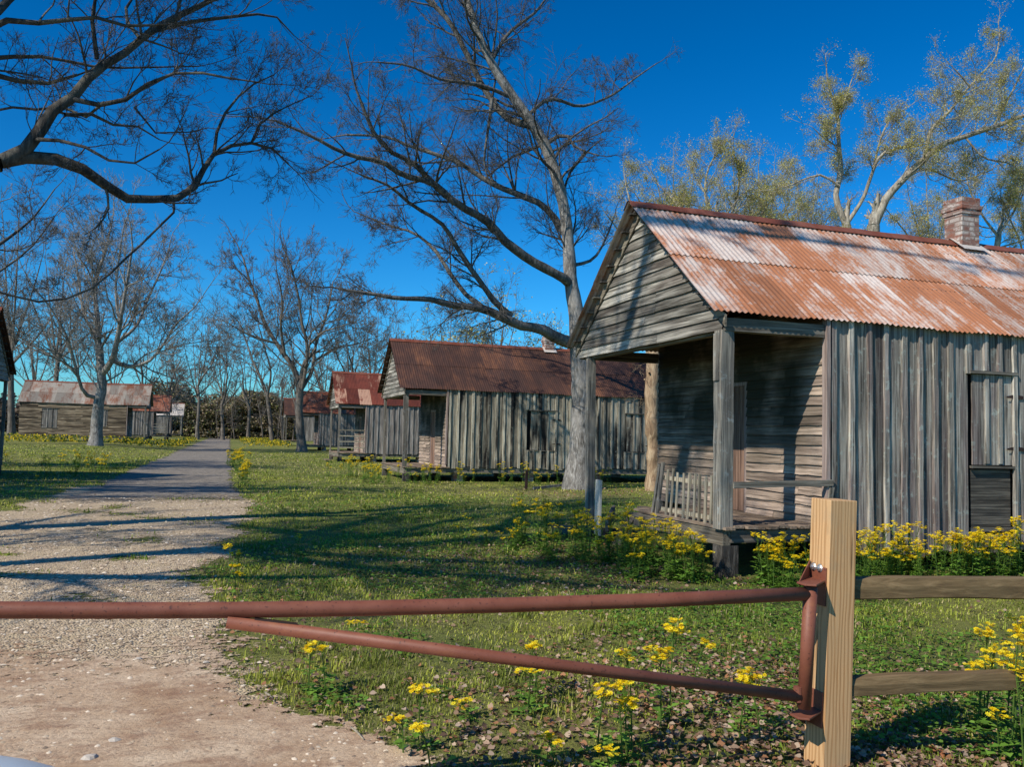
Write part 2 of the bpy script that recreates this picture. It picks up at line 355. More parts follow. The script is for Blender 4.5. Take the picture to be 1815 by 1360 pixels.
# ground
M = Mat('lawn soil', .95)
n1 = M.noise(M.map((.5, .5, .5)), 1, 6, .65); n2 = M.noise(M.map((9, 9, 9)), 1, 6, .75); n3 = M.noise(M.map((.16, .16, .16), None, (4, 9, 0)), 1, 5, .6); n4 = M.noise(M.map((40, 40, 40)), 1, 4, .7)
c = M.mix(M.ramp(n1, [(.38, 0.0), (.62, 1.0)]), (.13, .17, .03), (.27, .27, .06))
c = M.mix(M.ramp(n3, [(.48, 0.0), (.66, .6)]), c, (.26, .22, .09))
c = M.mix(M.ramp(n2, [(.5, 0.0), (.66, .75)]), c, (.07, .055, .025)); c = M.mix(M.ramp(n4, [(.52, 0.0), (.7, .5)]), c, (.2, .16, .08))
M.bump(M.math('ADD', n2, M.math('MULTIPLY', n4, .5)), .9, .08); m_ground = M.col(c)
def gritty(name, a, b, dk, sc=1, tuft=True, extra=None):
    M = Mat(name, .95)
    vo = M.voro(M.map((55*sc, 55*sc, 55*sc))); n1 = M.noise(M.map((.8, .8, .8)), 1, 6, .7); n2 = M.noise(M.map((22*sc, 22*sc, 22*sc)), 1, 5, .7); n3 = M.noise(M.map((3, 3, 3)), 1, 5, .7)
    sp = M.n('ShaderNodeSeparateColor'); M.l(vo.outputs['Color'], sp.inputs[0])
    c = M.mix(sp.outputs[0], a, b); c = M.mix(M.ramp(n2, [(.42, .9), (.58, 0.0)]), c, dk); c = M.mix(M.ramp(n1, [(.42, 0.0), (.66, .5)]), c, dk)
    if extra: c = M.mix(M.ramp(n3, [(.45, 0.0), (.65, .85)]), c, extra)
    M.bump(M.math('SUBTRACT', n2, vo.outputs['Distance']), .8, .02); return M.col(c)
m_gravel = gritty('pale gravel', (.80, .64, .45), (.58, .45, .30), (.32, .23, .14), 1, extra=(.54, .42, .26))
m_asph = gritty('grey road gravel', (.38, .33, .27), (.24, .21, .17), (.12, .105, .088), .5, extra=(.32, .27, .21))
M = Mat('packed dirt', .95)
n1 = M.noise(M.map((1.1, 1.1, 1.1)), 1, 6, .7); n2 = M.noise(M.map((34, 34, 34)), 1, 6, .75); n3 = M.noise(M.map((3, 6, 5)), 1, 6, .75, .3); n4 = M.noise(M.map((120, 120, 120)), 1, 3, .7)
c = M.mix(M.ramp(n1, [(.38, 0.0), (.62, 1.0)]), (.46, .30, .18), (.70, .53, .36)); c = M.mix(M.ramp(n3, [(.48, 0.0), (.65, .6)]), c, (.28, .145, .085)); c = M.mix(M.ramp(n2, [(.33, .6), (.5, 0.0)]), c, (.18, .1, .065)); c = M.mix(M.ramp(n4, [(.6, 0.0), (.72, .5)]), c, (.5, .4, .32))
M.bump(M.math('ADD', n2, n3), .6, .025); m_dirt = M.col(c)

# ------------------------------------------------------------------ ground sheets
def axis(lo, hi, fine_lo, fine_hi, step, grow=1.35):
    a = list(np.arange(fine_lo, fine_hi+1e-6, step)); s = step; x = fine_lo; L = []
    while x > lo: s *= grow; x -= s; L.append(x)
    s = step; x = a[-1]; R = []
    while x < hi: s *= grow; x += s; R.append(x)
    return np.array(L[::-1]+a+R)
gx = axis(-900, 900, -14, 18, .25); gy = axis(-60, 1500, -2, 40, .25)
XX, YY = np.meshgrid(gx, gy, indexing='ij'); ZZ = H(XX, YY)+(fnoise(XX, YY, .9, 3)-.5)*.035*np.clip((XX-.3)/1.0, 0, 1)
V = np.stack([XX, YY, ZZ], -1).reshape(-1, 3); idx = np.arange(len(V)).reshape(XX.shape)
Q = np.stack([idx[:-1, :-1], idx[1:, :-1], idx[1:, 1:], idx[:-1, 1:]], -1).reshape(-1, 4)
tag(np_mesh('ground', V, Q, m_ground, smooth=True), kind='structure')
def soft_edge(m, sc=9):
    """the sheet breaks up into scattered grit where its vertex mask fades"""
    t = m.node_tree; b = t.nodes['Principled BSDF']; out = t.nodes['Material Output']
    tc = t.nodes.new('ShaderNodeTexCoord'); n = t.nodes.new('ShaderNodeTexNoise'); n.inputs['Scale'].default_value = sc; n.inputs['Detail'].default_value = 7; n.inputs['Roughness'].default_value = .75
    t.links.new(tc.outputs['Object'], n.inputs['Vector'])
    a = t.nodes.new('ShaderNodeAttribute'); a.attribute_name = 'Col'
    q = t.nodes.new('ShaderNodeMath'); q.operation = 'ADD'; nr = t.nodes.new('ShaderNodeMapRange'); nr.inputs['From Min'].default_value = .3; nr.inputs['From Max'].default_value = .7; t.links.new(n.outputs['Fac'], nr.inputs['Value']); t.links.new(a.outputs['Fac'], q.inputs[0]); t.links.new(nr.outputs[0], q.inputs[1])
    r = t.nodes.new('ShaderNodeMapRange'); r.inputs['From Min'].default_value = .97; r.inputs['From Max'].default_value = 1.03; t.links.new(q.outputs[0], r.inputs['Value'])
    tr = t.nodes.new('ShaderNodeBsdfTransparent'); mx = t.nodes.new('ShaderNodeMixShader')
    t.links.new(r.outputs[0], mx.inputs[0]); t.links.new(tr.outputs[0], mx.inputs[1]); t.links.new(b.outputs[0], mx.inputs[2]); t.links.new(mx.outputs[0], out.inputs['Surface'])
for m_ in (m_gravel, m_dirt, m_asph): soft_edge(m_)
def patch(name, mat, x0, x1, y0, y1, step, fm, lift):
    ax = np.arange(x0, x1, step[0]); ay = np.arange(y0, y1, step[1]); X, Y = np.meshgrid(ax, ay, indexing='ij')
    K = np.clip(fm(X, Y), 0, 1); Z = H(X, Y)+lift; V = np.stack([X, Y, Z], -1).reshape(-1, 3); idx = np.arange(len(V)).reshape(X.shape)
    keep = np.maximum(np.maximum(K[:-1, :-1], K[1:, 1:]), np.maximum(K[1:, :-1], K[:-1, 1:])) > .05
    Q = np.stack([idx[:-1, :-1], idx[1:, :-1], idx[1:, 1:], idx[:-1, 1:]], -1)[keep]
    used = np.unique(Q); mp = np.zeros(len(V), int); mp[used] = np.arange(len(used))
    C = np.repeat(K.reshape(-1, 1), 3, 1)[used]
    return tag(np_mesh(name, V[used], mp[Q], mat, smooth=True, C=C), kind='structure')
def right_edge(y): return np.interp(y, [0, 3.9, 4.4, 5.2, 6.6, 8.1, 9.8, 12.8, 17.4, 24, 40], [1.6, .85, .5, .12, 0, -.1, -.2, .2, .45, .1, .05])
def left_edge(y): return np.interp(y, [0, 14, 17, 24, 27, 48, 80], [-9, -6.5, -3.6, -3.5, -3.15, -2.6, -3])
def drive_k(x, y):
    e = (fnoise(x, y, .9, 20)-.5)*.9
    k = np.minimum(right_edge(y)+e-x, x-left_edge(y)+e)/.55+.5
    g = (fnoise(x, y, .8, 31)-.5)*2.2*np.clip((y-6)/3, 0, 1)+.97       # grass comes through in patches
    return np.minimum(k, np.minimum(g, 1.0))
def road_k(x, y):
    k = np.minimum(right_edge(y)-.02+(fnoise(x, y, .9, 41)-.5)*.4-x, x+3.1+(fnoise(x, y, .9, 45)-.5)*.5)/.4+.5
    return np.minimum(k, (y-17.9+(fnoise(x, y, 1.2, 40)-.5)*2.5)/3.6)
def dirt_k(x, y):
    return np.minimum((right_edge(y)+(fnoise(x, y, .7, 50)-.5)*.7-x)/.5+.5, (6.4+(fnoise(x, y, 1.2, 52)-.5)*2.4-y)/3.0+.5)
def drive_mask(x, y): return drive_k(x, y) > .5
def is_road(x, y): return road_k(x, y) > .45
def is_dirt(x, y): return dirt_k(x, y) > .5
patch('gravel_drive', m_gravel, -10, 2.2, 5, 24, (.1, .1), drive_k, .006)
patch('dirt_drive', m_dirt, -10, 3, -3, 10, (.08, .08), dirt_k, .011)
patch('road', m_asph, -4.6, 1.4, 16.5, 150, (.12, .2), road_k, .016)

# ------------------------------------------------------------------ cabins
W2 = 4.10; EAVE = 2.91; RIDGE = 4.647; CX = 1.385
def cabin(name, label, x, y, z=0, d=1, L=10.8, b=.45, wall='boards', mats=None, roofm=None, detail=2, porch='deck', wins=(), ridge_cap=True, wall_bottom=None, chimney=5.5, chim_h=0, gablem=None, post_r=.07, rails=False, group=None, far_post_in=.25):
    """d=+1 cabin runs to +x from its porch front, d=-1 to -x.  local x grows away from the porch front"""
    t = thing(name, label, 'cabin', (x, y, z), group)
    fx = d < 0; wb = b if wall_bottom is None else wall_bottom
    m_side = mats or m_boards1
    slope = (RIDGE-EAVE)/(W2/2+.09); hw = W2/2
    zt = EAVE+.02
    # ----- near side wall
    def side(ypl, sgn, nm):
        mb = MB()
        if wall == 'boards':
            bw = .25; k = 0; xx = CX+.06
            while xx < L-.02:
                wd = min(bw*random.uniform(.9, 1.12), L-xx); xc = xx+wd/2
                spans = [(wb+random.uniform(-.05, .04), zt)]
                for (a, c, lo, hi, hole) in (wins if sgn < 0 else ()):
                    if xc > a and xc < c: spans = [(spans[0][0] if hole > .5 else spans[0][0], lo), (hi, zt)] if hole < .5 else [(hi, zt)]
                for lo, hi in spans:
                    if hi-lo < .05: continue
                    cc = (random.uniform(0, .8), random.random(), random.random())
                    mb.board((xc, ypl+random.uniform(-.004, .004), lo), (xc+random.uniform(-.008, .008), ypl, hi), (wd-.008, 0, 0), (0, .022, 0), cc, max(1, int((hi-lo)*4)), .004 if detail > 1 else 0)
                    if detail: mb.board((xx+random.uniform(-.012, .012), ypl+sgn*.022, lo+random.uniform(-.03, .03)), (xx+random.uniform(-.012, .012), ypl+sgn*.022, hi), (random.uniform(.055, .08), 0, 0), (0, random.uniform(.035, .055), 0), (random.uniform(.5, 1.1), random.random(), 0), max(1, int((hi-lo)*5)), .007)
                xx += wd
        else:
            z0 = wb; e = .115
            while z0 < zt-.02:
                xs = CX+.02
                while xs < L:
                    ln = min(random.uniform(1.6, 3.6), L-xs); segs = [(xs, xs+ln)]
                    for (a, c, lo, hi, hole) in wins:
                        if sgn < 0 and z0+e/2 > lo and z0+e/2 < hi:
                            ns = []
                            for s0, s1 in segs:
                                if s1 <= a or s0 >= c: ns.append((s0, s1)); continue
                                if s0 < a: ns.append((s0, a))
                                if s1 > c: ns.append((c, s1))
                            segs = ns
                    for s0, s1 in segs:
                        if s1-s0 > .05:
                            cc = (random.random(), random.random(), random.random()); jz = random.uniform(-.008, .008)
                            mb.add([(s0, ypl+sgn*.022, z0+jz), (s1, ypl+sgn*.022, z0-jz), (s1, ypl-sgn*.004, z0+e+.02), (s0, ypl-sgn*.004, z0+e+.02), (s0, ypl-sgn*.004, z0+jz), (s1, ypl-sgn*.004, z0-jz)], [(0, 1, 2, 3), (0, 4, 5, 1)], cc)
                    xs += ln
                z0 += e
        return mb.build(nm, m_side, t, flipx=fx)
    side(0, -1, 'side_wall'); side(W2, 1, 'side_wall')
    # inner dark lining so that gaps read dark
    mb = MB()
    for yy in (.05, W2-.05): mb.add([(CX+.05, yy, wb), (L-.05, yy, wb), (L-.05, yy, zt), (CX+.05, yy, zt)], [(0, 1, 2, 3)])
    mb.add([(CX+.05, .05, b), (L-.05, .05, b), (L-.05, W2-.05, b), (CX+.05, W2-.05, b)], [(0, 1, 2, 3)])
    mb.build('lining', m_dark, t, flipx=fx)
    # ----- lapped gable
    def lap(xp, zlo, zhi, nm, mat, cut=None, tri=True, sgn=-1, e=.135, full=False):
        mb = MB(); z0 = zlo
        while z0 < zhi-.01:
            z1 = min(z0+e, zhi)
            def span(z): 
                if z <= EAVE-.0: return (0, W2)
                k = (z-EAVE)/slope; return (k+.0-.09, W2-k+.09)
            a0, b0 = span(z0); a1, b1 = span(z1)
            a0 = max(a0, 0); a1 = max(a1, 0); b0 = min(b0, W2); b1 = min(b1, W2)
            parts = [(a0, b0, a1, b1)]
            if cut and z0+e/2 < cut[2]: parts = [(a0, cut[0], a1, cut[0]), (cut[1], b0, cut[1], b1)]
            for (p0, q0, p1, q1) in parts:
                if q0-p0 < .03: continue
                n = 1 if not full else 1
                # split the course once at random
                sp = random.uniform(.3, .7) if q0-p0 > 1.5 and random.random() < .6 else None
                seg = [(p0, q0, p1, q1)] if sp is None else [(p0, p0+(q0-p0)*sp-.002, p1, p0+(q0-p0)*sp-.002), (p0+(q0-p0)*sp+.002, q0, p0+(q0-p0)*sp+.002, q1)]
                for (u0, v0, u1, v1) in seg:
                    cc = (random.random(), random.random(), random.random()); ns = 5; top = []; bot = []; back = []
                    for i in range(ns+1):
                        f = i/ns; jz = random.uniform(-.006, .006)
                        bot.append((xp+sgn*.026+random.uniform(-.003, .003), u0+(v0-u0)*f, z0+jz)); back.append((xp, u0+(v0-u0)*f, z0+jz)); top.append((xp, max(u1, 0)+(v1-max(u1, 0))*f, z1+.012 if z1 < zhi-.01 else z1))
                    vs = bot+top+back; k = ns+1
                    fs = [(i+1, i, i+k, i+k+1) for i in range(ns)]+[(i, i+1, i+1+2*k, i+2*k) for i in range(ns)]
                    mb.add(vs, fs, cc)
            z0 = z1
        return mb.build(nm, mat, t, flipx=fx)
    gm = gablem or m_lap_gable
    lap(0, 2.73, RIDGE-.1, 'gable', gm)
    mb = MB(); mb.add([(.035, .03, 2.74), (.035, W2-.03, 2.74), (.035, W2/2, RIDGE-.05)], [(0, 1, 2)]); mb.build('gable_backing', m_dark, t, flipx=fx)
    dy0, dy1, dz = 1.62, 2.42, 2.3
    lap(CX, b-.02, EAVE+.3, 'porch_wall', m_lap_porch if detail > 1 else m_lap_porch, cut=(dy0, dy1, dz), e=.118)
    lap(L, b-.02, RIDGE-.1, 'rear_wall', gm, sgn=1)
    # door: narrow closed plank door with frame
    mb = MB(); k = dy0+.05
    for i in range(4):
        wdt = (dy1-dy0-.1)/4; mb.board((CX+.03, k+wdt/2, b+.02), (CX+.03, k+wdt/2, dz-.04), (0, wdt-.008, 0), (.02, 0, 0)); k += wdt
    dd = mb.build('door', m_door, t, flipx=fx)
    mb = MB(); mb.box((CX-.005, dy0, b), (CX+.045, dy0+.06, dz)); mb.box((CX-.005, dy1-.06, b), (CX+.045, dy1, dz)); mb.box((CX-.007, dy0+.06, dz-.05), (CX+.047, dy1-.06, dz+.02)); mb.build('door_frame', m_trim, dd, flipx=fx)
    # corner trim
    mb = MB(); mb.board((CX-.035, -.012, wb+.1), (CX-.03, -.012, zt), (.05, 0, 0), (0, .085, 0), None, 10, .003)
    mb.build('corner_trim', m_trim, t, flipx=fx)
    # ----- roof: corrugated sheets
    ov = .2; rows = 2; nseg = 6 if detail > 1 else 4; pitch = .0762 if detail > 0 else .11
    for sd in (0, 1):
        mb = MB(); vs = []; fs = []; cs = []
        xs = -ov; 
        while xs < L+.15:
            wsh = min(pitch*8, L+.15-xs+.01)
            for r in range(rows):
                t0, t1 = (0, .53) if r == 0 else (.515, 1.0)
                t1 += random.uniform(-.008, .006) if r == 1 else 0
                nx = max(2, int(round(wsh/pitch*nseg))); dz_ = random.uniform(0, .005)+(.012 if r == 0 else 0); cc = (random.random(), random.random(), random.random())
                lift = random.uniform(0, .012) if r == 1 else 0
                for j, tt in enumerate((t0, (t0+t1)/2, t1)):
                    for i in range(nx+1):
                        xx = xs+wsh*i/nx; a = .0095*sin(2*pi*xx/pitch)
                        yy = (hw+.10)*(1-tt)-.0; yv = hw-(hw+.10)*tt
                        zz = RIDGE-(RIDGE-EAVE)*tt*(hw+.10)/(hw+.09)
                        zz += a+dz_+.012+(lift if j == 2 else 0)-.02*sin(pi*min(max(xx/L, 0), 1))*1.2
                        vs.append((xx, yv if sd == 0 else W2-yv, zz)); cs.append(cc)
                base = len(vs)-3*(nx+1)
                for j in range(2):
                    for i in range(nx):
                        a = base+j*(nx+1)+i; q = (a, a+nx+1, a+nx+2, a+1); fs.append(q if sd == 0 else q[::-1])
            xs += wsh
            if wsh < pitch*8-.001: break
        mb.v = vs; mb.f = fs; mb.c = cs
        mb.build('roof', roofm or m_roof1, t, smooth=True, flipx=fx)
    # underside boards (decking laths) and barge boards
    mb = MB()
    for sd in (0, 1):
        for k in range(9):
            tt = (k+.35)/9; yv = hw-(hw+.06)*tt; zz = RIDGE-(RIDGE-EAVE)*tt-.055; yy = yv if sd == 0 else W2-yv
            mb.box((-ov+.06, yy-.05, zz-.0), (L+.1, yy+.05, zz+.02))
    mb.build('roof_laths', m_bark_dk, t, flipx=fx)
    for xb in (-.032, L+.032):
        for sd in (0, 1):
            mb = MB()
            p0 = (xb, hw, RIDGE-.1); p1 = (xb, -.09 if sd == 0 else W2+.09, EAVE-.09)
            mb.board(p0, p1, Vector((0, (-.7 if sd == 0 else .7), .72))*.0+Vector((0, 0, .13)), (.022, 0, 0), None, 6, .003); mb.build('barge_board', m_beam_y, t, flipx=fx)
    if ridge_cap:
        mb = MB(); vs = []; fs = []; n = 60
        for i in range(n+1):
            xx = -ov-.01+(L+ov+.18)*i/n; zc = RIDGE+.045-.02*sin(pi*min(max(xx/L, 0), 1))*1.2+random.uniform(-.004, .004)
            for yy, dz in ((-.14, -.105), (-.025, 0), (.025, 0), (.14, -.105)): vs.append((xx, hw+yy, zc+dz+random.uniform(-.003, .003)))
        for i in range(n):
            for q in range(3): a = i*4+q; fs.append((a, a+4, a+5, a+1))
        mb.add(vs, fs, (.5, .5, .5)); mb.build('ridge_cap', m_ridge, t, flipx=fx)
    # ----- chimney
    if chimney:
        mb = MB(); cw = .17
        def cbox(r, z0, z1, off=0): mb.box((chimney-r, hw-r, z0), (chimney+r, hw+r, z1), (.5, .5, .5))
        h_ = RIDGE+chim_h; cbox(cw, RIDGE-.5, h_+.42); cbox(cw+.02, h_+.42, h_+.49); cbox(cw+.035, h_+.49, h_+.56); cbox(cw+.012, h_+.56, h_+.68)
        ck = mb.build('chimney', m_brick, t, flipx=fx, bevel=.006)
        mb = MB(); r = cw+.07
        for s in (-1, 1): mb.add([(chimney-r, hw, RIDGE+.06), (chimney+r, hw, RIDGE+.06), (chimney+r, hw+s*(r+.05), RIDGE+.075-slope*(r+.05)), (chimney-r, hw+s*(r+.05), RIDGE+.075-slope*(r+.05))], [(0, 1, 2, 3)])
        mb.build('flashing', m_roofP, ck, flipx=fx)
    # ----- porch structure
    def beam(nm, a, c, mat=m_beam_h):
        mb = MB(); mb.box(a, c); return mb.build(nm, mat, t, flipx=fx, bevel=.004)
    beam('eave_beam', (.0, -.02, 2.72), (CX-.06, .09, 2.87)); beam('eave_beam', (.0, W2-.09, 2.72), (CX-.06, W2+.02, 2.87)); beam('front_beam', (.04, .09, 2.7), (.13, W2-.09, 2.82), m_beam_y)
    for i, (yy, lean) in enumerate(((.07, 0), (W2-.07-far_post_in, .0))):
        mb = MB(); r = post_r if i == 0 else post_r*.72
        mb.board((.05+.0, yy, b-.02 if i == 0 or porch != 'broken' else .02), (.05, yy+(.0 if i == 0 else .06), 2.735), (r*2, 0, 0), (0, r*2, 0), None, 14, .004)
        if i == 0: mb.board((.05-r-.012, yy+.01, b+1.62), (.05-r-.012, yy+.01, 2.7), (0, r*1.3, 0), (.022, 0, 0), None, 6, .003)
        mb.build('porch_post', m_beam, t, flipx=fx)
    if porch:
        mb = MB(); yy = .02; 
        while yy < W2-.05:
            wdt = random.uniform(.12, .17)
            if not (porch == 'broken' and yy > 2.3 and random.random() < .85):
                pass
            yy += wdt
        xx = .0
        while xx < CX-.03:
            wdt = .135; y1 = W2-.02
            if porch == 'broken': y1 = random.uniform(1.9, 2.9)
            mb.board((xx+wdt/2, -.05+random.uniform(-.04, .03), b+random.uniform(-.01, .01)), (xx+wdt/2+random.uniform(-.01, .01), y1, b+random.uniform(-.012, .0)), (wdt-.01, 0, 0), (0, 0, .03), None, 4, .003); xx += wdt
        mb.build('porch_floor', m_deck, t, flipx=fx)
        beam('joist', (.02, 0.02, b-.2), (.12, W2 if porch != 'broken' else 2.2, b-.03), m_beam_y)
        beam('joist', (.12, .01, b-.17), (CX, .1, b-.03)); 
    # sill and piers under the house
    if detail:
        beam('sill', (CX, .03, wb-.16 if wb > .3 else wb+.05), (L, .17, wb+.02 if wb > .3 else wb+.2)); beam('sill', (CX, W2-.17, b-.2), (L, W2-.03, b))
        for px_ in np.arange(CX+.3, L, 2.4):
            for py_ in (.2, W2-.45):
                mb = MB(); mb.box((px_, py_, -.15), (px_+.3, py_+.3, b-.04), (.5, .5, .5)); mb.build('pier', m_brick, t, flipx=fx)
        for px_, py_ in ((.02, .02), (.02, W2-.3)):
            mb = MB(); mb.box((px_, py_, -.15), (px_+.2, py_+.2, b-.2), (.5, .5, .5)); mb.build('pier', m_bark_dk, t, flipx=fx)
    # ----- shuttered windows
    for (a, c, lo, hi, hole) in wins:
        zl = lo if hole < .5 else hole
        mb = MB(); n = 3; wd = (c-a-.06)/n
        for i in range(n):
            x0 = a+.03+wd*i; mb.board((x0+wd/2, .012, zl+.01), (x0+wd/2, .012, hi-.02), (wd-.006, 0, 0), (0, .02, 0), None, 8, .003)
            if i: mb.board((x0, -.012, zl+random.uniform(.0, .03)), (x0, -.012, hi-.03-random.uniform(0, .05)), (.055, 0, 0), (0, .024, 0), None, 8, .004)
        sh = mb.build('shutter', m_side if wall == 'boards' else m_boards3, t, flipx=fx)
        if detail:
            for zz in (zl+.2, hi-.3):
                mb = MB(); mb.add([(c-.16, -.03, zz), (c+.12, -.03, zz-.012), (c+.12, -.03, zz+.03), (c-.02, -.03, zz+.045), (c-.16, -.03, zz+.02)], [(0, 1, 2, 3, 4)]); mb.build('hinge', m_iron, sh, flipx=fx)
        mb = MB(); mb.box((a-.04, -.05, hi-.015), (c+.02, .005, hi+.02)); mb.build('window_trim', m_beam_h, t, flipx=fx)
        mb = MB(); mb.box((a-.02, -.04, zl-.03), (c+.0, .0, zl-.002)); mb.build('window_trim', m_beam_h, t, flipx=fx)
    if rails:
        for zz in np.linspace(b+.28, b+1.15, 4):
            mb = MB(); mb.board((.05, -.02, zz), (CX+.1, -.02, zz+random.uniform(-.02, .02)), (0, 0, .06), (0, .025, 0)); mb.build('porch_rail', m_slat, t, flipx=fx)
        for k in range(2):
            mb = MB(); mb.box((.0-.3*(k+1), -.1, b-.17*(k+1)-.03), (.0-.3*k, 1.0, b-.17*(k+1)), None); mb.build('step', m_deck, t, flipx=fx)
    return t

WIN1 = (atY(1722, 650, 8.2)[0]-5.153, atY(1800, 650, 8.2)[0]-5.153)
c1 = cabin('wooden_cabin', 'nearest grey board cabin with a bright orange rusted tin roof and painted brick chimney', 5.153, 8.224, 0, 1, b=.55, wall_bottom=.22, mats=m_boards1, roofm=m_roof1, detail=2, porch='broken',
           wins=[(WIN1[0], WIN1[1], .5, 2.42, 1.27)], group='tin roofed wooden cabins on the right of the road', post_r=.078, far_post_in=.3)
# plank panel, post and sticks in the open lower half of the window of the nearest cabin
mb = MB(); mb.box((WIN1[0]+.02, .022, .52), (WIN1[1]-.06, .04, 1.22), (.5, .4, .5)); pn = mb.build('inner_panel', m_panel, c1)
mb = MB(); mb.box((WIN1[0]+.0, .02, .46), (WIN1[1]+.02, .1, .51)); mb.box((WIN1[0]+.52, .03, .22), (WIN1[0]+.57, .08, .46)); mb.box((WIN1[0]-.02, .03, .2), (WIN1[1]+.1, .1, .24)); mb.build('window_sill', m_beam_h, c1)
mb = MB(); mb.board((.1, -.06, 1.02), (CX+.02, -.06, 1.05), (0, 0, .07), (0, .03, 0), None, 6, .004); mb.build('porch_rail', m_beam_h, c1)
mb = MB(); mb.board((CX-.12, -.07, .35), (CX+.0, -.07, 1.0), (.05, 0, 0), (0, .03, 0)); mb.build('porch_brace', m_beam, c1)
c2 = cabin('wooden_cabin', 'second cabin, behind the big bare tree, with stained boards and a dark rusted roof', 5.153, 26.40, 0, 1, b=.45, mats=m_boards2, roofm=m_roof2, detail=1, chim_h=-.25,
           wins=[(4.15, 5.1, 1.05, 2.35, 0), (7.6, 8.5, 1.05, 2.35, 0)], group='tin roofed wooden cabins on the right of the road', post_r=.06)
c3 = cabin('wooden_cabin', 'third cabin on the right, its red roof patched with pale tin, railed porch', 5.153, 43.49, 0, 1, b=.45, mats=m_boards3, roofm=m_roof3, detail=1,
           wins=[(4.6, 5.5, 1.05, 2.35, 0)], group='tin roofed wooden cabins on the right of the road', rails=True, post_r=.05)
c4 = cabin('wooden_cabin', 'fourth cabin on the right, small in the distance behind the forked tree', 5.153, 67.6, 0, 1, b=.45, mats=m_boards3, roofm=m_roof4, detail=1, group='tin roofed wooden cabins on the right of the road', post_r=.06)
c5 = cabin('wooden_cabin', 'farthest cabin on the right, dark brown and mostly hidden by a tree trunk', 5.153, 86.5, .1, 1, b=.45, mats=m_boards3, roofm=m_roof2, detail=0, group='tin roofed wooden cabins on the right of the road', post_r=.06)
l1 = cabin('wooden_cabin', 'nearest cabin on the left, mostly out of frame, with pale gable and dark roof', -6.346, 24.76, .05, -1, b=.45, mats=m_boards3, roofm=m_roof2, detail=1, gablem=m_lap_dark, group='tin roofed wooden cabins on the left of the road', post_r=.06, far_post_in=.05)
l2 = cabin('wooden_cabin', 'long brown lap sided cabin on the left with a patchy grey and rust roof', -6.346, 72.83, .3, -1, L=8.8, b=.42, wall='lap', mats=m_lap_side, roofm=m_roofL, detail=1, wins=[(2.7, 3.3, 1.2, 2.5, 0), (6.2, 7.3, 1.0, 2.5, 0)], chimney=None, group='tin roofed wooden cabins on the left of the road', post_r=.06)
l3 = cabin('wooden_cabin', 'cabin beyond the long brown one on the left with a rusty orange roof', -6.346, 96.8, .3, -1, b=.42, mats=m_boards3, roofm=m_roof4, detail=1, chimney=None, rails=True, group='tin roofed wooden cabins on the left of the road', post_r=.08)
l4 = cabin('wooden_cabin', 'farthest cabin on the left with a pale tin roof over an open porch', -6.346, 125.1, .3, -1, b=.42, mats=m_boards3, roofm=m_roofP, detail=0, chimney=None, group='tin roofed wooden cabins on the left of the road', post_r=.1)

# slatted panel leaning against the porch of the nearest cabin
XP = 5.2
def xp(px, py): q = atX(px, py, XP); return Vector((0, float(q[1]), float(q[2])))
q0 = xp(1270, 938); sp = thing('slatted_panel', 'weathered panel of thin upright slats standing at the porch edge of the nearest cabin', 'fence panel', (XP, q0.y, q0.z))
for i in range(10):
    f = i/9; xb = 1180+88*f; lo = xp(xb+random.uniform(-2, 2), 918+20*f+random.uniform(-6, 4)); hi = xp(xb+3+random.uniform(-2, 2), 832+16*f+random.uniform(-4, 3))
    mb = MB(); off_ = Vector((0, q0.y, q0.z)); mb.board(lo-off_, hi-off_, (0, random.uniform(.035, .05), 0), (.016, 0, 0), None, 5, .003); mb.build('slat', m_slat, sp)
for (a_, b_) in (((1168, 902), (1278, 922)), ((1172, 846), (1280, 862))):
    mb = MB(); mb.board(xp(*a_)-off_+Vector((.02, 0, 0)), xp(*b_)-off_+Vector((.02, 0, 0)), (0, 0, .05), (.02, 0, 0), None, 4, .003); mb.build('crossbar', m_slat, sp)
for k_, (a_, b_, w_) in enumerate((((1156, 914), (1170, 823), .05), ((1166, 918), (1178, 820), .07))):
    mb = MB(); mb.board(xp(*a_)-off_+Vector((-.02*k_, 0, 0)), xp(*b_)-off_+Vector((-.02*k_, 0, 0)), (0, w_, 0), (.025, 0, 0), None, 4, .004); mb.build('end_board', m_beam, sp)
# boards and debris by the far porch corner
def loose(name, label, cat, p0, p1, wv, tv, mat, seg=4, jit=.006, group=None):
    p0 = Vector(p0); mb = MB(); mb.board((0, 0, 0), Vector(p1)-p0, wv, tv, None, seg, jit); o = mb.build(name, mat, None); o.location = p0; return tag(o, label, cat, group)
p = at(1058, 905, .05)
loose('leaning_board', 'pale square ended board standing against the far porch post', 'board', (5.04, float(atX(1060, 880, 5.04)[1]), .12), (5.04, float(atX(1060, 880, 5.04)[1])-.02, .9), (.04, .26, 0), (.03, 0, 0), m_cloth_white)
loose('plank', 'long weathered plank lying under the broken porch floor', 'plank', (5.0, 10.9, .3), (5.9, 12.6, .34), (.0, 0, .17), (.04, -.02, 0), m_beam_y)
loose('plank', 'grey plank fallen at an angle beside the slatted panel', 'plank', (4.9, 10.35, .12), (5.7, 11.5, .4), (.1, -.05, 0), (0, 0, .04), m_beam_y)
loose('beam', 'dark rotten beam lying on the ground at the far porch corner', 'beam', (4.75, 12.3, .1), (5.6, 11.3, .12), (0, .14, 0), (0, 0, .12), m_bark_dk)
loose('stake', 'short wooden stake in the grass between the big bare tree and the second cabin', 'stake', tuple(at(932, 868, 0)), tuple(at(932, 868, 0)+np.array([.02, 0, .55])), (.07, 0, 0), (0, .05, 0), m_iron)
loose('fallen_branch', 'pale fallen branch lying by the foot of the big bare tree', 'branch', tuple(at(945, 866, .03)), tuple(at(1000, 860, .1)), (0, .08, 0), (0, 0, .07), m_bark, 5, .01)

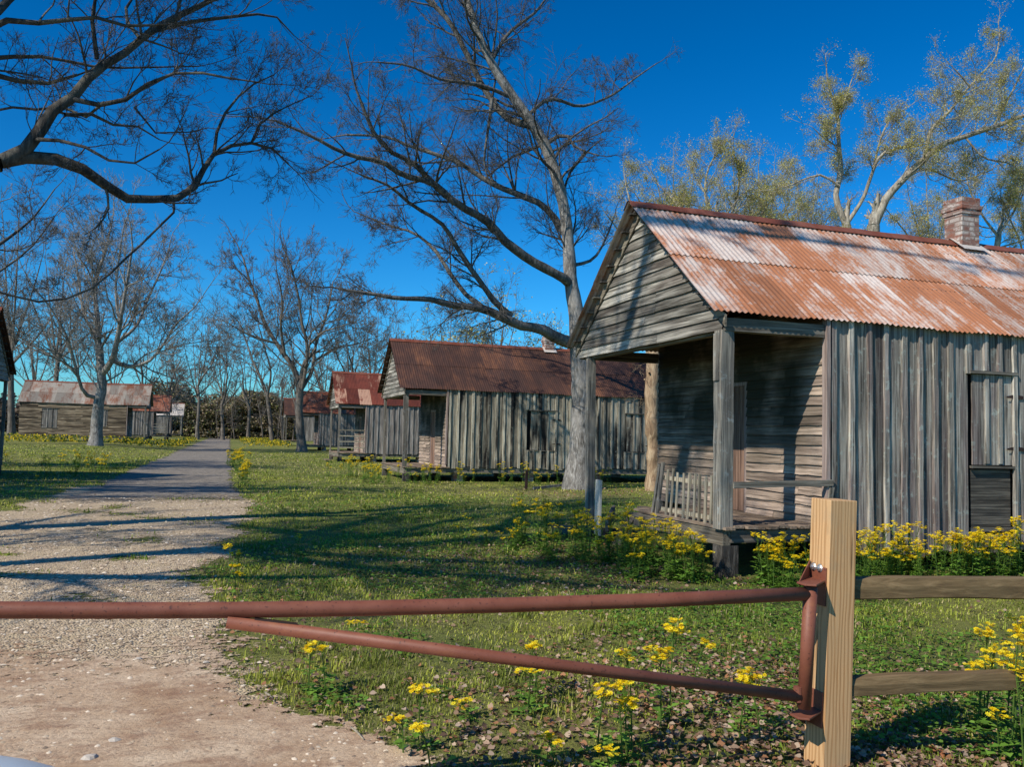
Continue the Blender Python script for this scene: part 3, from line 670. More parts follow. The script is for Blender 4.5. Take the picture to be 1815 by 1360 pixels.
# ------------------------------------------------------------------ gate and fence in front
G0 = at(-900, 1105, .86); G1 = atD(1432, 1053, 3.80)
Hh = atD(1432, 1053, 3.80); 
gate = thing('pipe_gate', 'dark red painted steel pipe barrier gate closed across the drive', 'gate', tuple(Hh*np.array([1, 1, 0])))
off = -Hh*np.array([1, 1, 0])
def lp(p): return tuple(np.array(p)+off)
A = atD(0, 1083, 3.02); dirg = (A-Hh)/np.linalg.norm(A-Hh)
B0 = Hh+dirg*4.6
def gp(nm, pts, r, n=24):
    mb = MB(); mb.tube(pts, r, n); return mb.build(nm, m_pipe, gate, smooth=False)
def smooth_cyl(o):
    for pl in o.data.polygons: pl.use_smooth = len(pl.vertices) == 4
def onpipe(px, py):
    k_ = (px-1432)/(0-1432); return atD(px, py, 1/((1-k_)/3.80+k_/3.02))
TP = [onpipe(1432, 1053), onpipe(1180, 1064), onpipe(900, 1073), onpipe(640, 1079), onpipe(402, 1082), onpipe(200, 1083), onpipe(0, 1082), onpipe(-200, 1080), onpipe(-420, 1077)]
smooth_cyl(gp('top_pipe', [lp(q_) for q_ in TP], [.0302]*len(TP)))
L0 = atD(402, 1103, 3.19); L1 = atD(1418, 1236, 3.78); dl = (L1-L0)/np.linalg.norm(L1-L0)
br = gp('brace_pipe', [lp(L0), lp(L1)], [.0243]*2); smooth_cyl(br)
VB = atD(1425, 1256, 3.78); VT = atD(1437, 1040, 3.80)
smooth_cyl(gp('hinge_pipe', [lp(VT), lp(VB)], [.0302]*2))
# post
PW = .143; PTOP = 1.235; LEANK = .028
p1 = atD(1473, 887.5, 3.88); PTOP = float(p1[2]); al = radians(16.95)
FH = np.array([sin(YAW), cos(YAW), 0]); ub = RT0*cos(al)+FH*sin(al); ua = -RT0*sin(al)+FH*cos(al); rz = atan2(ub[1], ub[0])
p1 = np.array([p1[0], p1[1], 0])-RT0*LEANK*PTOP
pctr = p1+ua*PW/2+ub*PW/2
post = thing('gate_post', 'new square pine timber post carrying the pipe gate and fence rails', 'post')
post.matrix_world = Matrix.Translation((float(pctr[0]), float(pctr[1]), 0)) @ Matrix.Rotation(math.atan(LEANK), 4, Vector(FH)) @ Matrix.Rotation(rz, 4, 'Z')
mb = MB(); mb.box((-PW/2, -PW/2, -.4), (PW/2, PW/2, PTOP), (.5, .5, .5)); pt = mb.build('timber', m_pine, post, bevel=.003)
wp = L0+dl*.10
mb = MB(); mb.tube([np.array(lp(wp))+np.array([0, 0, .018]), np.array(lp(wp+dl*.16))+np.array([0, 0, .026])], [.012, .006], 8); mb.build('weld_bead', m_iron, gate)
# hinge brackets: plate on the left face of the post, with a shelf plate and gusset holding the gate
fn = -ub      # outward normal of the face turned to the gate (left face)
fdir = ua     # along the face, away from the camera
def bpt(a, n, z): # a along face from near corner, n out of face
    q = p1+fdir*a+fn*n+RT0*LEANK*z; return (q[0]+off[0], q[1]+off[1], z)
def prism(mb, poly, nrm, th):
    P = [np.array(q) for q in poly]; N = np.array(nrm)*th; n = len(P)
    mb.add([tuple(q) for q in P]+[tuple(q+N) for q in P], [tuple(range(n)), tuple(range(2*n-1, n-1, -1))]+[(i, i+n, (i+1) % n+n, (i+1) % n) for i in range(n)])
def zof(px, py, D=3.86): return float(atD(px, py, D)[2])
hx = Hh+off; vb = VB+off
def hbracket(z0, z1, zs, bolts, c):
    mb = MB()
    prism(mb, [bpt(.012, .001, z0), bpt(.128, .001, z0), bpt(.128, .001, z1), bpt(.012, .001, z1)], fn, .008)
    br_ = mb.build('hinge_plate', m_pipe, gate, bevel=.002)
    c = np.array(c)
    # shelf: polygon in plan from the plate to round the pipe
    a0 = np.array(bpt(.015, .008, zs)); a1 = np.array(bpt(.125, .008, zs)); cc = np.array([c[0], c[1], zs]); out_ = fn*.052
    mb = MB(); mid = [a0, cc+out_*.2-fdir*.055, cc+out_-fdir*.03, cc+out_+fdir*.03, cc+out_*.2+fdir*.055, a1]
    prism(mb, [tuple(q) for q in mid], (0, 0, 1), .009); mb.build('hinge_shelf', m_pipe, gate, bevel=.002)
    sg = 1 if bolts else -1
    mb = MB(); g = [np.array(bpt(.124, .008, zs+sg*.009)), np.array(bpt(.124, .008, zs+sg*.085)), np.array([*(cc+out_*.6+fdir*.035)[:2], zs+sg*.009])]
    prism(mb, [tuple(q) for q in g], fdir, .007); mb.build('gusset', m_pipe, gate)
    if bolts:
        for a in (.05, .095):
            mb = MB(); q0 = np.array(bpt(a, .009, zs+.06)); q1 = q0+fn*.012; mb.tube([q0, q1], [.014, .014], 6); mb.tube([q1, q1+fn*.006], [.0075, .006], 10); mb.tube([q0-fn*.001, q0+fn*.003], [.018, .018], 14)
            mb.build('bolt', m_bolt, gate)
zt1, zt0 = zof(1455, 1008), zof(1460, 1076)
hbracket(zt0, zt1, zof(1440, 1033), True, VT+off)
zb1, zb0 = zof(1452, 1226), zof(1450, 1288)
hbracket(zb0, zb1, zof(1430, 1261), False, VB+off)
mb = MB(); q = np.array(lp(VB)); mb.tube([q+np.array([0, 0, .03])-dirg*0+dirg*.03, q+dirg*.03+np.array([0, 0, .095])], [.02, .02], 16); mb.build('hinge_stub', m_pipe, gate)
# split rails
def rail(z, x0, x1, hgt, label, taper, pxs):
    pa_ = at(pxs[0][0], pxs[0][1], z); d_ = at(pxs[1][0], pxs[1][1], z)-pa_; d_ /= np.linalg.norm(d_)
    pa_ = pa_-d_*.15
    Ln = 3.0; n = 36; nn = np.array([-d_[1], d_[0], 0]); vs = []; fs = []
    pr = np.array([(-.5, -.42), (-.3, -.5), (.35, -.5), (.5, -.3), (.46, .3), (.2, .5), (-.42, .46), (-.52, .1)])
    for i in range(n+1):
        f = i/n; s = Ln*f; k = min(1, .93+s*taper) if s < .5 else 1; k *= 1+.03*sin(s*9)+.02*sin(s*23+1)
        kw = min(1, .85+s*1.4)
        for a, b_ in pr:
            q = d_*s+nn*(a*.085*kw+.003*sin(s*5+b_))+np.array([0, 0, b_*hgt*k+.004*sin(s*4.1)]); vs.append(q)
    for i in range(n):
        for q in range(8): a = i*8+q; b_ = i*8+(q+1) % 8; fs.append((a, b_, b_+8, a+8))
    fs.append(tuple(range(8))[::-1]); fs.append(tuple(range(n*8, n*8+8)))
    mb = MB(); mb.add(vs, fs); o = mb.build('fence_rail', m_rail, None); o.location = tuple(pa_)
    return tag(o, label, 'fence rail', None)
rail(.83, 0, 0, .1, 'upper split wooden rail running right from the new pine post', .5, ((1545, 1043), (1815, 1041)))
rail(.39, 0, 0, .086, 'lower split wooden rail running right from the new pine post', .5, ((1545, 1215), (1815, 1203)))
e_ = at(1545, 1043, .83); d_ = at(1815, 1041, .83)-e_; d_ /= np.linalg.norm(d_); q = e_+d_*2.9
mb = MB(); mb.box((-PW/2, -PW/2, -.4), (PW/2, PW/2, 1.25), (.5, .5, .5)); o = mb.build('fence_post', m_pine, None, bevel=.003); o.location = (q[0], q[1], 0); o.rotation_euler = (0, 0, rz); tag(o, 'timber post at the far end of the split rails', 'post')

# ------------------------------------------------------------------ car corner at the lower left (parked across, bonnet towards the drive)
m_car = plain('pale blue car paint', (.6, .66, .7), .3, .0, None, .02, 2); m_tyre = plain('tyre rubber', (.02, .02, .02), .9); m_glass = plain('dark car glass', (.02, .025, .03), .08); m_chrome = plain('wheel alloy', (.4, .4, .42), .35, .8); m_lamp = plain('lamp lens', (.7, .7, .72), .1)
cp = at(48, 1362, .93)
car = thing('parked_car', 'pale blue parked car, only its bonnet corner showing at the lower left', 'car', (float(cp[0])+.17, float(cp[1])-.52, .052))
secs = [(-.0, .45, .66, .62), (-.04, .36, .80, .70), (-.12, .32, .895, .78), (-.4, .3, .935, .84), (-.95, .3, .97, .88), (-1.25, .3, 1.0, .88), (-1.85, .3, 1.38, .80), (-2.6, .3, 1.44, .78), (-3.5, .3, 1.36, .78), (-4.1, .32, 1.02, .86), (-4.45, .36, .95, .8), (-4.5, .5, .8, .7)]
mb = MB(); vs = []; fs = []; NR = 20
for (x_, zb_, zt__, hw_) in secs:
    for k in range(NR):
        a = 2*pi*k/NR; ca, sa = cos(a), sin(a); e_x = abs(ca)**.55*(1 if ca > 0 else -1); e_z = abs(sa)**.5*(1 if sa > 0 else -1)
        nar = 1 if zt__ < 1.1 or sa < .1 else 1-.22*sa
        vs.append((x_, e_x*hw_*nar, (zb_+zt__)/2+e_z*(zt__-zb_)/2))
for i in range(len(secs)-1):
    for k in range(NR): a = i*NR+k; b_ = i*NR+(k+1) % NR; fs.append((a, a+NR, b_+NR, b_))
fs += [tuple(range(NR)), tuple(range(len(vs)-NR, len(vs)))[::-1]]
mb.add(vs, fs); bo = mb.build('body', m_car, car, smooth=True); sb = bo.modifiers.new('sub', 'SUBSURF'); sb.levels = 2; sb.render_levels = 2
for wx in (-.8, -3.5):
    for s in (-1, 1):
        mb = MB(); mb.tube([(wx, s*.68, .32), (wx, s*.70, .32), (wx, s*.86, .32), (wx, s*.89, .32)], [.27, .32, .32, .27], 28); wh = mb.build('wheel', m_tyre, car, smooth=False)
        mb = MB(); mb.tube([(wx, s*.885, .32), (wx, s*.9, .32)], [.2, .17], 20); mb.build('rim', m_chrome, wh)
for s in (-1, 1):
    mb = MB(); mb.tube([(-.12, s*.6, .68), (-.0, s*.58, .68), (.005, s*.58, .68)], [.1, .09, .05], 16); mb.build('headlight', m_lamp, car)
    mb = MB(); mb.add([(-1.5, s*.86, 1.02), (-3.6, s*.86, 1.02), (-3.4, s*.715, 1.3), (-1.95, s*.715, 1.3)], [(0, 1, 2, 3)]); mb.build('side_window', m_glass, car)
mb = MB(); mb.add([(-1.28, -.7, 1.06), (-1.28, .7, 1.06), (-1.72, .6, 1.36), (-1.72, -.6, 1.36)], [(0, 1, 2, 3)]); mb.build('windscreen', m_glass, car)
# ------------------------------------------------------------------ trees
UPV = np.array([0, 0, 1.])
def rnd_perp(d):
    r = RNG.normal(size=3); r -= d*np.dot(r, d); return r/(np.linalg.norm(r)+1e-9)
def resample(P, R, step):
    P = np.array(P, float); R = np.array(R, float); s = np.r_[0, np.cumsum(np.linalg.norm(np.diff(P, axis=0), axis=1))]
    n = max(3, int(s[-1]/step)+1); t = np.linspace(0, s[-1], n)
    # Catmull-like smoothing through cubic hermite
    m = np.gradient(P, s, axis=0); i = np.clip(np.searchsorted(s, t, 'right')-1, 0, len(s)-2); h = (s[i+1]-s[i]); u = ((t-s[i])/h)[:, None]; h = h[:, None]
    Q = (2*u**3-3*u**2+1)*P[i]+(u**3-2*u**2+u)*h*m[i]+(-2*u**3+3*u**2)*P[i+1]+(u**3-u**2)*h*m[i+1]
    return Q, np.interp(t, s, R)
class Tree:
    def __init__(s, name, label, base, mat, group=None, twig_mat=None, cat='tree'):
        s.t = thing(name, label, cat, tuple(base), group); s.base = np.array(base, float); s.mat = mat; s.tm = twig_mat or mat
        s.big = []; s.small = []; s.tips = []
    def grow(s, p, d, L, r, lv, minr=.0035, up=.15, nb=6, wig=.16, droop=0, sides=3, kr=.62, ang=(.5, 1.0)):
        K = 6 if lv >= 2 else 4; P = [np.array(p)]; d = d/np.linalg.norm(d); D = [d]
        for i in range(K-1):
            d = d+RNG.normal(size=3)*wig*(1.15 if lv < 2 else 1)+UPV*(up-droop)*.35; d /= np.linalg.norm(d); P.append(P[-1]+d*L/(K-1)); D.append(d)
        R = np.linspace(r, max(r*.32, minr*.6), K)
        s.small.append((P, R, 5 if r > .03 else sides))
        if lv <= 0: s.tips.append(P[-1]); s.tips.append(P[-2]); return
        n = max(2, int(nb*RNG.uniform(.75, 1.25)))
        for i in range(n):
            f = RNG.uniform(.18, .97); k = f*(K-1); a = int(k); b = min(a+1, K-1); q = P[a]+(P[b]-P[a])*(k-a)
            th = RNG.uniform(*ang); nd = D[a]*cos(th)+rnd_perp(D[a])*sin(th)
            s.grow(q, nd, L*RNG.uniform(.42, .68)*(1.1-.45*f), max(minr, (R[a]+(R[b]-R[a])*(k-a))*RNG.uniform(.45, kr)), lv-1, minr, up, nb, wig, droop, sides, kr, ang)
    def limb(s, P, R, dens=1.0, L=1.6, lv=3, start=.15, kr=.5, step=.35, spawn=True, n=9, wob=.02, **kw):
        Q, RR = resample(P, R, step); Q[1:-1] += RNG.normal(size=(len(Q)-2, 3))*wob*RR[1:-1, None]*4
        s.big.append((Q, RR*(1+RNG.normal(size=len(RR))*.035), n))
        if not spawn: return
        T = np.gradient(Q, axis=0); T /= np.linalg.norm(T, axis=1, keepdims=True); tot = np.linalg.norm(np.diff(Q, axis=0), axis=1).sum()
        for k in range(int(tot*dens)):
            f = RNG.uniform(start, .99); i = min(int(f*(len(Q)-1)), len(Q)-2); th = RNG.uniform(.5, 1.15); d = T[i]*cos(th)+rnd_perp(T[i])*sin(th)
            d = d+UPV*.12
            s.grow(Q[i], d, L*RNG.uniform(.55, 1.25)*(1.15-.5*f), min(RR[i]*kr, .012*L+.01), lv, **kw)
        s.grow(Q[-1], T[-1], L*.8, RR[-1]*.9, max(lv-1, 1), **kw)
    def done(s, leaves=None, limb_mat=None):
        b = s.base
        sm = lambda ch: [(np.array(p)-b, np.array(r), n) for p, r, n in ch]
        if limb_mat:
            own = s.own; chains_mesh('trunk', sm([s.big[i] for i in own]), s.mat, s.t); lm = [c_ for i, c_ in enumerate(s.big) if i not in own]
            for c_ in lm: chains_mesh('limb', sm([c_]), limb_mat, s.t)
        else: tr = chains_mesh('trunk', sm(s.big), s.mat, s.t)
        if s.small: chains_mesh('branches', sm(s.small), s.tm, s.t, smooth=False)
        if leaves:
            per, size, cols, mat, spread = leaves
            tips = np.array(s.tips); idx = RNG.integers(0, len(tips), int(len(tips)*per)); pos = tips[idx]+RNG.normal(size=(len(idx), 3))*spread-b
            cc = np.array(cols)[RNG.integers(0, len(cols), len(idx))]*RNG.uniform(.7, 1.25, (len(idx), 1))
            scatter('foliage', [(-.5, 0, 0), (.1, -.4, .1), (.5, 0, 0), (0, .4, -.1)], [(0, 1, 2, 3)], pos, RNG.uniform(0, 6.3, len(idx)), RNG.uniform(.6, 1.3, len(idx))*size, cc, mat, s.t, tilt=RNG.uniform(-1.5, 1.5, len(idx)))
        return s.t
def pw(pts, Y, r0=None):
    """photo px -> world at forward plane Y (scalar or per-point)"""
    Ys = np.broadcast_to(np.interp(np.linspace(0, 1, len(pts)), [0, 1], Y) if isinstance(Y, tuple) else Y, (len(pts),))
    return [atY(a, b, y) for (a, b), y in zip(pts, Ys)]
def rpx(ws, Y):
    return [w_/2*Y/cos(YAW)/F*1.0 for w_ in ws]
Z_ = lambda L, k, ox=0: [(ox+a*k, b*k) for a, b in L]

# big bare tree between the first and second cabins
tb = at(1024, 868, 0); YB = tb[1]
T = Tree('bare_tree', 'big bare leaning tree with a flared grey trunk beside the second cabin', tb, m_bark, twig_mat=m_twig)
def L2(pts, Y, w0, w1, **kw):
    P = pw(pts, Y); R = np.linspace(w0*.9, w1*.8, len(pts))/2*YB/F*1.02; T.limb(P, list(R), **kw)
trunk = [(1024, 878), (1025, 845), (1028, 800), (1030, 740), (1030, 680), (1026, 620), (1022, 560), (1012, 500), (1008, 440), (1000, 370), (985, 310), (968, 262), (940, 215), (905, 165), (868, 105), (846, 55), (828, 0), (812, -50), (800, -110)]
tw = np.array([64, 52, 42, 38, 36, 35, 30, 26, 24, 22, 21, 21, 20, 18, 16, 14, 12, 9, 6])
P = pw(trunk, YB); Q, RR = resample(P, list(tw/2*YB/F*1.02), .3); T.big.append((Q, RR*(1+RNG.normal(size=len(RR))*.04), 14))
cr = dict(lv=3, L=1.9, dens=2.3, nb=6, up=.1, minr=.0040)
for k in range(46):       # crown shoots on the upper trunk
    f = RNG.uniform(.42, 1); i = int(f*(len(Q)-2)); d = Q[i+1]-Q[i]; d /= np.linalg.norm(d); th = RNG.uniform(.6, 1.2); nd = d*cos(th)+rnd_perp(d)*sin(th)
    T.grow(Q[i], nd, RNG.uniform(1.2, 2.9), RNG.uniform(.02, .05), 3, minr=.0042, nb=6, up=.15)
for k in range(9):        # root flare
    a = k*2*pi/9+.3; c_, s_ = cos(a), sin(a); b0 = P[0]
    T.big.append(([b0+np.array([c_*.12, s_*.12, .75]), b0+np.array([c_*.27, s_*.27, .38]), b0+np.array([c_*.40, s_*.40, .12]), b0+np.array([c_*.62, s_*.62, -.06])], [.17, .14, .11, .06], 8))
T.own = set(range(len(T.big)))
L2([(940, 222), (905, 212), (868, 172), (832, 105), (792, 32), (750, -8), (700, -60)], (YB, YB+1.5), 16, 9, **cr)
L2([(1012, 608), (985, 596), (960, 583), (925, 577), (890, 563), (850, 546), (800, 541), (760, 530), (720, 530), (650, 520), (600, 512)], (YB, YB-1.6), 26, 5, **{**cr, 'start': .3, 'up': .0, 'L': 1.5})
L2([(905, 560), (882, 540), (849, 497), (811, 440), (787, 401), (730, 363), (690, 330), (640, 310)], (YB-.4, YB-1.6), 14, 4, **{**cr, 'L': 1.6})
L2([(860, 548), (830, 526), (796, 483), (768, 440), (729, 411), (690, 400), (640, 380)], (YB-.5, YB+1.4), 11, 3, **{**cr, 'L': 1.4})
L2([(1012, 505), (997, 492), (944, 464), (897, 430), (868, 397), (825, 370), (787, 344), (758, 315), (729, 287), (691, 268), (662, 234), (640, 180)], (YB, YB-2.2), 22, 6, **{**cr, 'start': .3})
L2([(806, 360), (768, 325), (715, 311), (677, 287), (629, 277), (586, 260), (548, 239), (490, 215)], (YB-1.5, YB-3), 13, 4, **cr)
L2([(1005, 420), (992, 401), (968, 368), (930, 349), (882, 330), (844, 308), (811, 287), (768, 272), (729, 260), (691, 244), (615, 239)], (YB, YB+2), 17, 5, **{**cr, 'start': .25})
L2([(968, 255), (1000, 238), (1022, 262), (1060, 275)], (YB, YB-.8), 10, 3, **{**cr, 'L': 1.2})
L2([(935, 205), (975, 175), (1026, 188), (1085, 168), (1130, 135), (1164, 112)], (YB, YB+.8), 9, 2.5, **{**cr, 'L': 1.3})
L2([(870, 110), (900, 60), (950, 20), (985, -30)], (YB, YB+1), 9, 4, **{**cr, 'L': 1.4})
L2([(900, 170), (850, 150), (780, 140), (720, 115), (670, 110)], (YB, YB-1), 9, 3, **{**cr, 'L': 1.5})
L2([(1018, 470), (1050, 460), (1075, 420), (1090, 380)], (YB, YB+1), 8, 3, **{**cr, 'L': 1.2, 'dens': 1.2})
L2([(872, 175), (868, 210), (862, 250), (858, 290), (870, 330)], (YB-.2, YB-.3), 8, 3, **{**cr, 'L': .9, 'droop': .3, 'dens': 1})
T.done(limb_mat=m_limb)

# near tree on the left, trunk outside the frame
YN = 13.2
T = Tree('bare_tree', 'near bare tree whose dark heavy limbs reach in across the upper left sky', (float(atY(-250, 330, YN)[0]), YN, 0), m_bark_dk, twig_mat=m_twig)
def LN(pts, Y, w0, w1, k=.441, **kw):
    P = pw(Z_(pts, k), Y); R = np.linspace(w0*.88, w1*.8, len(pts))/2*YN*.97/F; T.limb(P, list(R), **kw)
bx = T.base[0]
T.limb([(bx-.1, YN, -.2), (bx, YN, 1.2), (bx+.1, YN, 2.6), (bx+.15, YN+.1, 4.2), tuple(atY(-205, 200, YN)), tuple(atY(-180, 60, YN)), tuple(atY(-190, -150, YN+.5))], [.42, .3, .27, .25, .2, .16, .1], dens=1, L=2, lv=3, start=.6, n=14)
T.limb([(bx+.12, YN, 3.3), tuple(atY(-150, 300, YN)), tuple(atY(-60, 292, YN)), tuple(atY(0, 288, YN))], [.2, .17, .14, .12], spawn=False)
cn = dict(lv=3, L=1.2, dens=2.4, nb=6, up=.2, minr=.0028)
LN([(0, 650), (100, 630), (250, 645), (350, 690), (420, 745), (500, 795), (600, 802), (720, 795), (790, 745), (820, 680), (850, 630), (930, 585), (1010, 575), (1100, 600), (1160, 660)], (YN, YN+1.6), 27, 4, **{**cn, 'start': .35, 'dens': 3})
LN([(10, 650), (90, 612), (150, 540), (220, 440), (320, 370), (370, 290), (480, 230), (600, 130), (700, 70), (850, 0), (950, -60)], (YN, YN+.6), 27, 9, **cn)
LN([(610, 125), (720, 95), (850, 75), (1000, 60), (1100, 60), (1180, 140)], (YN+.4, YN+1.5), 11, 3, **cn)
LN([(300, 400), (380, 420), (480, 410), (550, 370), (640, 310), (780, 290), (900, 310), (1040, 330)], (YN, YN-1), 11, 3, **cn)
LN([(540, 430), (570, 490), (640, 540), (720, 555), (760, 530)], (YN-.5, YN-.8), 4, 2.5, **{**cn, 'L': .8})
LN([(-60, 290), (0, 300), (80, 325), (180, 340), (250, 300), (310, 300)], (YN+.8, YN+.6), 12, 6, **cn)
LN([(-60, 235), (0, 230), (150, 225), (250, 240), (400, 270), (560, 270), (800, 265)], (YN+1, YN+1), 10, 3, **cn)
LN([(-80, 130), (0, 90), (100, 75), (180, 100), (350, 60), (480, 100), (620, 100)], (YN-.6, YN-.5), 13, 5, **cn)
LN([(390, 235), (370, 100), (385, 0), (390, -60)], (YN+.2, YN), 9, 6, **cn)
LN([(-80, 80), (0, 40), (60, -30), (160, -80)], (YN-1, YN), 18, 9, **cn)
LN([(700, 800), (710, 830), (640, 910), (560, 990), (470, 1070), (410, 1130), (300, 1190), (180, 1215), (0, 1175), (-80, 1150)], (YN+.8, YN-.5), 5, 4.5, **{**cn, 'dens': 1.2, 'L': .8, 'up': -.1})
LN([(150, 560), (200, 560), (300, 575), (380, 610), (480, 660), (560, 650), (640, 600)], (YN, YN-1), 8, 3, **cn)
LN([(260, 460), (380, 462), (450, 500), (560, 510), (640, 560)], (YN, YN+1), 8, 3, **cn)
LN([(420, 410), (360, 470), (260, 430), (150, 440), (60, 430), (-50, 450)], (YN+.2, YN+1), 6, 5, **cn)
LN([(560, 150), (500, 60), (540, -20)], (YN+.2, YN+1), 8, 5, **cn)
LN([(860, 620), (880, 500), (930, 420), (1000, 350), (1100, 300)], (YN+1.2, YN+1.6), 8, 3, **cn)
LN([(1010, 575), (1050, 490), (1150, 430), (1260, 380)], (YN+1.4, YN+2), 6, 2, **cn)
for pt, w in (((-30, 1000), 9), ((-30, 1110), 6)):
    LN([pt, (pt[0]+60, pt[1]-40), (pt[0]+150, pt[1]-110), (pt[0]+250, pt[1]-240)], (YN+3, YN+4), w, 3, **{**cn, 'L': 1.1})
T.done()

# further trees
def auto_tree(name, label, px, py, Y, limbs, w, mat, group=None, lv=3, L=2.2, dens=1.0, leaves=None, minr=.008, nb=5, zbase=None, up=.2, step=.6, kr=.5, n=9, cat='tree'):
    b = atY(px, py, Y); zb = float(H(b[0], Y)) if zbase is None else zbase; base = np.array([b[0], Y, zb])
    T = Tree(name, label, base, mat, group, cat=cat)
    for k, (pts, w0, w1, dY) in enumerate(limbs):
        P = pw(pts, (Y, Y+dY) if k else Y); 
        if k == 0: P = [base-np.array([0, 0, .2])]+[base+np.array([0, 0, .25])]+P; R = [w0*1.55/2*Y/F, w0*1.12/2*Y/F]+list(np.linspace(w0, w1, len(pts))/2*Y/F)
        else: R = list(np.linspace(w0, w1, len(pts))/2*Y/F)
        T.limb(P, R, dens=dens*(.6 if k == 0 else 1), L=L, lv=lv, start=.45 if k == 0 else .12, minr=minr, nb=nb, up=up, step=step, kr=kr, n=n)
    return T.done(leaves)
auto_tree('bare_tree', 'many stemmed bare tree standing in front of the long brown cabin on the left', 168, 790, 60,
  [([(170, 765), (173, 735), (178, 700), (180, 668), (178, 645)], 19, 13, 0), ([(178, 650), (174, 610), (172, 560), (168, 510), (185, 450), (195, 410)], 11, 3, 3), ([(180, 665), (198, 640), (208, 600), (215, 560), (225, 500), (235, 440)], 11, 3, -3),
   ([(200, 640), (230, 650), (262, 642), (290, 610), (312, 575), (345, 545)], 7, 2, -2), ([(170, 705), (152, 700), (140, 672), (130, 635), (115, 590), (85, 540), (60, 510)], 7, 2, -3), ([(205, 610), (240, 580), (262, 530), (285, 480), (300, 440)], 6, 2, 4), ([(174, 600), (150, 560), (140, 500), (130, 440)], 6, 2, 4), ([(212, 570), (205, 520), (210, 460), (220, 400)], 5, 2, 0), ([(140, 670), (110, 640), (70, 625), (30, 600)], 4, 1.5, 0)],
  0, m_bark, L=4.4, dens=1.15, minr=.011, nb=6, group='bare trees lining the road')
auto_tree('bare_tree', 'forked bare tree on the grass in front of the fourth right hand cabin', 535, 798, 64,
  [([(533, 775), (531, 745), (530, 715), (532, 690)], 15, 12, 0), ([(532, 695), (524, 660), (505, 630), (488, 605), (468, 570), (455, 530), (440, 490), (432, 460)], 10, 3, 2), ([(534, 695), (541, 660), (545, 620), (535, 570), (528, 520), (515, 470)], 7, 3, -2), ([(535, 690), (552, 660), (560, 610), (575, 570), (585, 530), (590, 500)], 7, 2, 3),
   ([(490, 608), (455, 600), (425, 585), (400, 570)], 4, 1.5, 0), ([(545, 615), (570, 590), (600, 580), (630, 570)], 4, 1.5, -3), ([(505, 630), (498, 580), (500, 530), (490, 480)], 5, 2, -2), ([(558, 640), (590, 620), (630, 610), (660, 600)], 3.5, 1.5, 0)],
  0, m_bark_far, L=4.2, dens=1.2, minr=.011, nb=6, group='bare trees lining the road')
auto_tree('bare_tree', 'thin bare tree between the road and the farthest right hand cabin', 482, 778, 92,
  [([(480, 760), (478, 735), (474, 705)], 7, 6, 0), ([(474, 705), (462, 670), (448, 640), (438, 610), (428, 580)], 5, 2, 2), ([(475, 700), (480, 660), (470, 620), (462, 590)], 4, 2, -2)], 0, m_bark_far, L=4, dens=1.0, minr=.014, nb=5, group='bare trees lining the road')
# dead snag
sb_ = atY(1157, 865, 22); T = Tree('dead_tree', 'bare orange brown dead trunk standing between the first two cabins', (sb_[0], 22, 0), m_snag)
P = [np.array([sb_[0]+.05, 22, -.1]), atY(1158, 850, 22), atY(1158, 800, 22), atY(1155, 740, 22), atY(1156, 680, 22), atY(1160, 630, 22), atY(1163, 560, 22), atY(1168, 500, 22)]
Q, RR = resample(P, [.3, .22, .19, .19, .185, .19, .17, .06], .16); T.big.append((Q+RNG.normal(size=Q.shape)*.012, RR*(1+RNG.normal(size=len(RR))*.09), 13)); 
for k in range(5):
    i = int(RNG.uniform(.2, .9)*len(Q)); T.big.append(([Q[i], Q[i]+rnd_perp(UPV)*.25+UPV*.08], [.06, .03], 6))
for k in range(10):
    i = int(RNG.uniform(.3, .95)*len(Q)); T.grow(Q[i], np.array([-.5, 0, -.3])+RNG.normal(size=3)*.5, .8, .006, 2, nb=4)
T.done()
# trees just coming into leaf behind the nearest cabin
buds = ([(.48, .42, .10), (.55, .48, .16), (.38, .37, .07), (.58, .52, .24)])
def leafing(label, px, Y, limbs, L=3.4, dens=1.0, per=1.6, size=.17, lv=3, **kw):
    limbs = [(a, w0*.72, w1*.8, d_) for a, w0, w1, d_ in limbs]; dens *= 1.2; size *= .8; per *= .85
    auto_tree('budding_tree', label, px, 800, Y, limbs, 0, m_bark_brown, 'budding trees behind the nearest cabin', lv=lv, L=L, dens=dens, leaves=(per, size, buds, m_weed, .16), minr=.009, nb=5, **kw)
leafing('large tree with pale green buds and a long limb arching to the upper right corner', 1545, 38,
  [([(1548, 700), (1550, 560), (1550, 470), (1548, 400)], 40, 32, 0), ([(1548, 405), (1572, 350), (1600, 318), (1640, 280), (1680, 252), (1710, 242), (1760, 225), (1830, 200), (1880, 190)], 26, 9, -2), ([(1640, 280), (1648, 235), (1680, 200), (1712, 160), (1740, 130), (1765, 100), (1772, 60)], 12, 4, 2), ([(1600, 318), (1640, 300), (1700, 320), (1760, 300)], 8, 3, 2),
   ([(1710, 242), (1745, 280), (1790, 290), (1830, 320)], 7, 3, -1), ([(1720, 155), (1700, 130), (1690, 120)], 6, 3, 0), ([(1760, 225), (1790, 170), (1810, 130), (1830, 90)], 7, 3, 0)], L=2.3, dens=1.25, per=4.2, size=.075)
